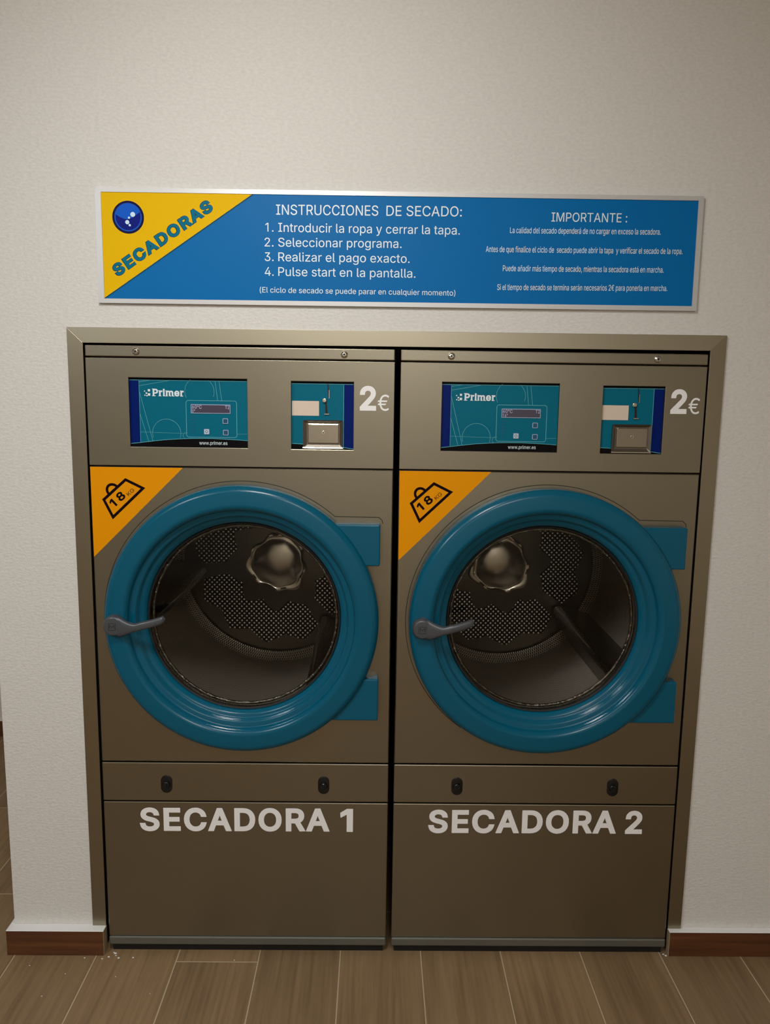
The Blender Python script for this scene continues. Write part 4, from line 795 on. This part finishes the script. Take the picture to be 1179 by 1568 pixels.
    for i in range(N+1):
        t = i/N
        x = hx-.0005+t*.1345
        zc = hz+.0010-.0045*math.sin(min(1, t/.55)*PI)*(1 if t < .55 else 0)+(.018*((t-.45)/.55)**1.4 if t > .45 else 0)
        yc = -.0580-.010*math.sin(t*PI)
        hw = .0240*(1-min(1, t/.42))**1.2+.0098+(.0012*math.sin(t*PI))
        hd = .0085
        if t > .94: k = math.sqrt(max(0.02, 1-((t-.94)/.06)**2)); hw *= k; hd *= k
        hw = min(hw, .0258)
        path.append((x, yc, zc, hw, hd))
    for (x, yc, zc, hw, hd) in path[1:]:
        rings.append([bm.verts.new((x, yc+hd*math.copysign(abs(math.sin(a))**.75, math.sin(a)), zc+hw*math.copysign(abs(math.cos(a))**.75, math.cos(a)))) for a in [2*PI*k/20 for k in range(20)]])
    for A, Bq in zip(rings[:-1], rings[1:]):
        for k in range(20): bm.faces.new((A[k], Bq[k], Bq[(k+1) % 20], A[(k+1) % 20]))
    bm.faces.new(rings[0]); bm.faces.new(rings[-1][::-1])
    lathe(bm, fillet([(0.0, -.0690), (.0240, -.0690, .006), (.0272, -.0600, .006), (.0272, -.0440)], .005, 5), hx, hz, 40)
    bmesh.ops.recalc_face_normals(bm, faces=bm.faces)
    hd_o = P('handle', bm, 'handle', door, smooth=True, angle=45)
    me = hd_o.data; me.materials.append(MAT['black']); b2 = bmesh.new(); b2.from_mesh(me)
    stroke(b2, [(hx-.010, hz-.010), (hx+.008, hz-.010), (hx+.008, hz+.008), (hx-.010, hz+.008)], .0010, -.0693, closed=True, mat=1)
    stroke(b2, [(hx-.007, hz-.006), (hx-.007, hz+.004), (hx-.001, hz-.002), (hx+.005, hz+.004), (hx+.005, hz-.006)], .0012, -.0693, mat=1)
    b2.to_mesh(me); b2.free()
    # drum, its origin on its own axis so that the hole pattern wraps it
    dc = Vector((cx, 0.0, cz)); R = .365
    bm = bmesh.new(); lathe(bm, [(R, .055), (R, .700)], 0, 0, 128)
    drum = P('drum', bm, 'drum', smooth=True); drum.location = dc
    bm = bmesh.new(); lathe(bm, fillet([(.262, .030), (.262, .050, .004), (.292, .056, .004), (R, .056)], .004, 4), 0, 0, 96); P('front_flange', bm, 'hub', drum, smooth=True, angle=40)
    bm = bmesh.new(); lathe(bm, [(R, .700), (R-.004, .704), (.333, .7185)], 0, 0, 128); P('rear_rim', bm, 'drum', drum, smooth=True)
    bm = bmesh.new(); lathe(bm, [(0, .731), (.336, .731)], 0, 0, 96); P('back_plate', bm, 'plate', drum)
    arms = [math.radians(drum_ang+120*k) for k in range(3)]
    tri = lambda t: abs((t % 1.0)*2-1)
    for k in range(3):
        bm = bmesh.new(); n = 72; s0 = arms[k]+math.radians(6); s1 = arms[k]+math.radians(114); A, Bq = [], []
        for i in range(n+1):
            t = i/n; th = s0+(s1-s0)*t
            ri = .150+.038*tri(t*3); ro = .272+.034*tri(t*4+.5)
            A.append(bm.verts.new((ri*math.cos(th), .7285, ri*math.sin(th)))); Bq.append(bm.verts.new((ro*math.cos(th), .7285, ro*math.sin(th))))
        for i in range(n): bm.faces.new((A[i], A[i+1], Bq[i+1], Bq[i]))
        P('perforated_sector', bm, 'perf', drum)
    # hub: a raised plate with a wavy rolled edge and a shallow boss
    bm = bmesh.new(); n = 180; rows = []
    for j, (fr, yy) in enumerate(((0.0, .6940), (.20, .6946), (.40, .6966), (.60, .7000), (.76, .7045), (.84, .7085), (.90, .7080), (.95, .7050), (1.0, .7070), (1.01, .729))):
        row = []
        for i in range(n):
            th = 2*PI*i/n
            rr = (.104+(.010*math.cos(3*(th-arms[0]))+.005*math.cos(9*(th-arms[0])))*(max(0, fr-.6)*2.5)**2)*fr
            row.append(bm.verts.new((rr*math.cos(th), yy, rr*math.sin(th))) if fr > 0 else None)
        rows.append(row)
    c0 = bm.verts.new((0, .6940, 0))
    for i in range(n): bm.faces.new((c0, rows[1][i], rows[1][(i+1) % n]))
    for A, Bq in zip(rows[1:-1], rows[2:]):
        for i in range(n): bm.faces.new((A[i], Bq[i], Bq[(i+1) % n], A[(i+1) % n]))
    bmesh.ops.recalc_face_normals(bm, faces=bm.faces)
    P('hub', bm, 'hub', drum, smooth=True, angle=50)
    for a in arms:
        bm = bmesh.new(); prof = [(-.073, .3632), (-.062, .3632), (-.050, .335), (-.016, .262), (-.006, .254), (.006, .254), (.016, .262), (.050, .335), (.062, .3632), (.073, .3632)]
        c, s = math.cos(a), math.sin(a)
        def pt(t, r, y): return bm.verts.new((r*c-t*s, y, r*s+t*c))
        f = [pt(t, r if i in (0, 1, 8, 9) else r+.012, .075) for i, (t, r) in enumerate(prof)]; b = [pt(t, r, .715) for t, r in prof]
        for i in range(len(prof)-1):
            fq = bm.faces.new((f[i], f[i+1], b[i+1], b[i])); fq.material_index = 1 if i in (0, len(prof)-2) else 0  # pale base strips stand in for highlights on the lifter edges
        bm.faces.new(f[1:-1]); bm.faces.new(b[1:-1][::-1])
        bmesh.ops.recalc_face_normals(bm, faces=bm.faces)
        bmesh.ops.bevel(bm, geom=[e for e in bm.edges if e.is_manifold and e.calc_face_angle() > .3], offset=.0055, segments=3, profile=.5, affect='EDGES')
        P('lifter', bm, ['lifter', 'alu'], drum, smooth=True, angle=40)
    # filter drawer with two latches
    fd = P('filter_drawer', bx(0, WD, 0, 0.012, 0.4565+g, 0.5713-g, bev=B), 'steel')
    for lx in (.1750, .6068):
        bm = bmesh.new(); lz = .5082
        prism(bm, arc(lx, lz+.0095, .0155, 0, 180, 16)+arc(lx, lz-.0105, .0155, 180, 360, 16), -.0030, 0.0)
        es = [e for e in bm.edges if all(abs(v.co.y+.0030) < 1e-6 for v in e.verts)]
        bmesh.ops.bevel(bm, geom=es, offset=.0012, segments=2, profile=.5, affect='EDGES')
        la = P('latch', bm, 'blackp', fd, smooth=True, angle=40)
        bm = bmesh.new(); lathe(bm, fillet([(0, -.0085), (.0085, -.0085, .002), (.0110, -.0030)], .002), lx, lz-.001, 28)
        box(bm, lx-.0022, lx+.0022, -.0110, -.0080, lz-.008, lz+.007, .0008, 1)
        # sub-parts go no deeper: the turn knob is part of the latch mesh
        b2 = bmesh.new(); b2.from_mesh(la.data); tmp = bpy.data.meshes.new('t'); bm.to_mesh(tmp); b2.from_mesh(tmp); b2.to_mesh(la.data); b2.free(); bm.free(); bpy.data.meshes.remove(tmp)
    lp = P('lower_panel', bx(0, WD, 0, 0.012, 0.0469+g*.5, 0.4565-g, bev=B), 'steel')
    bm = bmesh.new(); text(bm, word[:-2], .0978, .6238, .3683, .3690+.0010, .0690, -.0005, 1); P('name_lettering', bm, 'white', lp)
    bm = bmesh.new(); text(bm, word[-1], *((.6530, .6885) if word[-1] == '1' else (.6490, .6966)), .3694, .3694, .0690, -.0005, 1)
    P('number_lettering', bm, 'white', lp)
    P('kick_strip', bx(0, WD, -0.003, 0.012, 0.0220, 0.0469-g*.3, bev=0.0034), 'kick')
    return root
make_dryer(0.0, 0.0, 'SECADORA 1', '0°', 188, 'left steel tumble dryer lettered SECADORA 1 with teal round door')
make_dryer(0.8002, 0.003, 'SECADORA 2', '16°', 322, 'right steel tumble dryer lettered SECADORA 2 with teal round door')

# ------------------------------------------------------------------ crumbs of plaster left on the floor
bm = bmesh.new()
for (x, y, s) in ((0.035, -0.030, .0030), (0.075, -0.028, .0024), (0.020, -0.012, .0035), (0.006, -0.026, .0028), (-0.01, -0.033, .002), (0.024, -0.020, .002), (-0.06, -0.030, .002), (0.36, -0.036, .0016), (0.05, -0.10, .0014),
                  (-0.12, -0.17, .0016), (0.16, -0.16, .0012), (0.015, -0.008, .0022), (-0.20, -0.06, .0014), (-0.09, -0.09, .0013), (1.586, -0.010, .003), (1.581, -0.004, .0025)):
    bmesh.ops.create_icosphere(bm, subdivisions=1, radius=s, matrix=Matrix.Translation((x, y, s*.45)) @ Matrix.Diagonal((1.3, .9, .55, 1)))
tag(obj('plaster_crumbs', bm, 'capwhite'), 'tiny white plaster crumbs scattered on the floor by the left skirting', 'debris', kind='stuff')
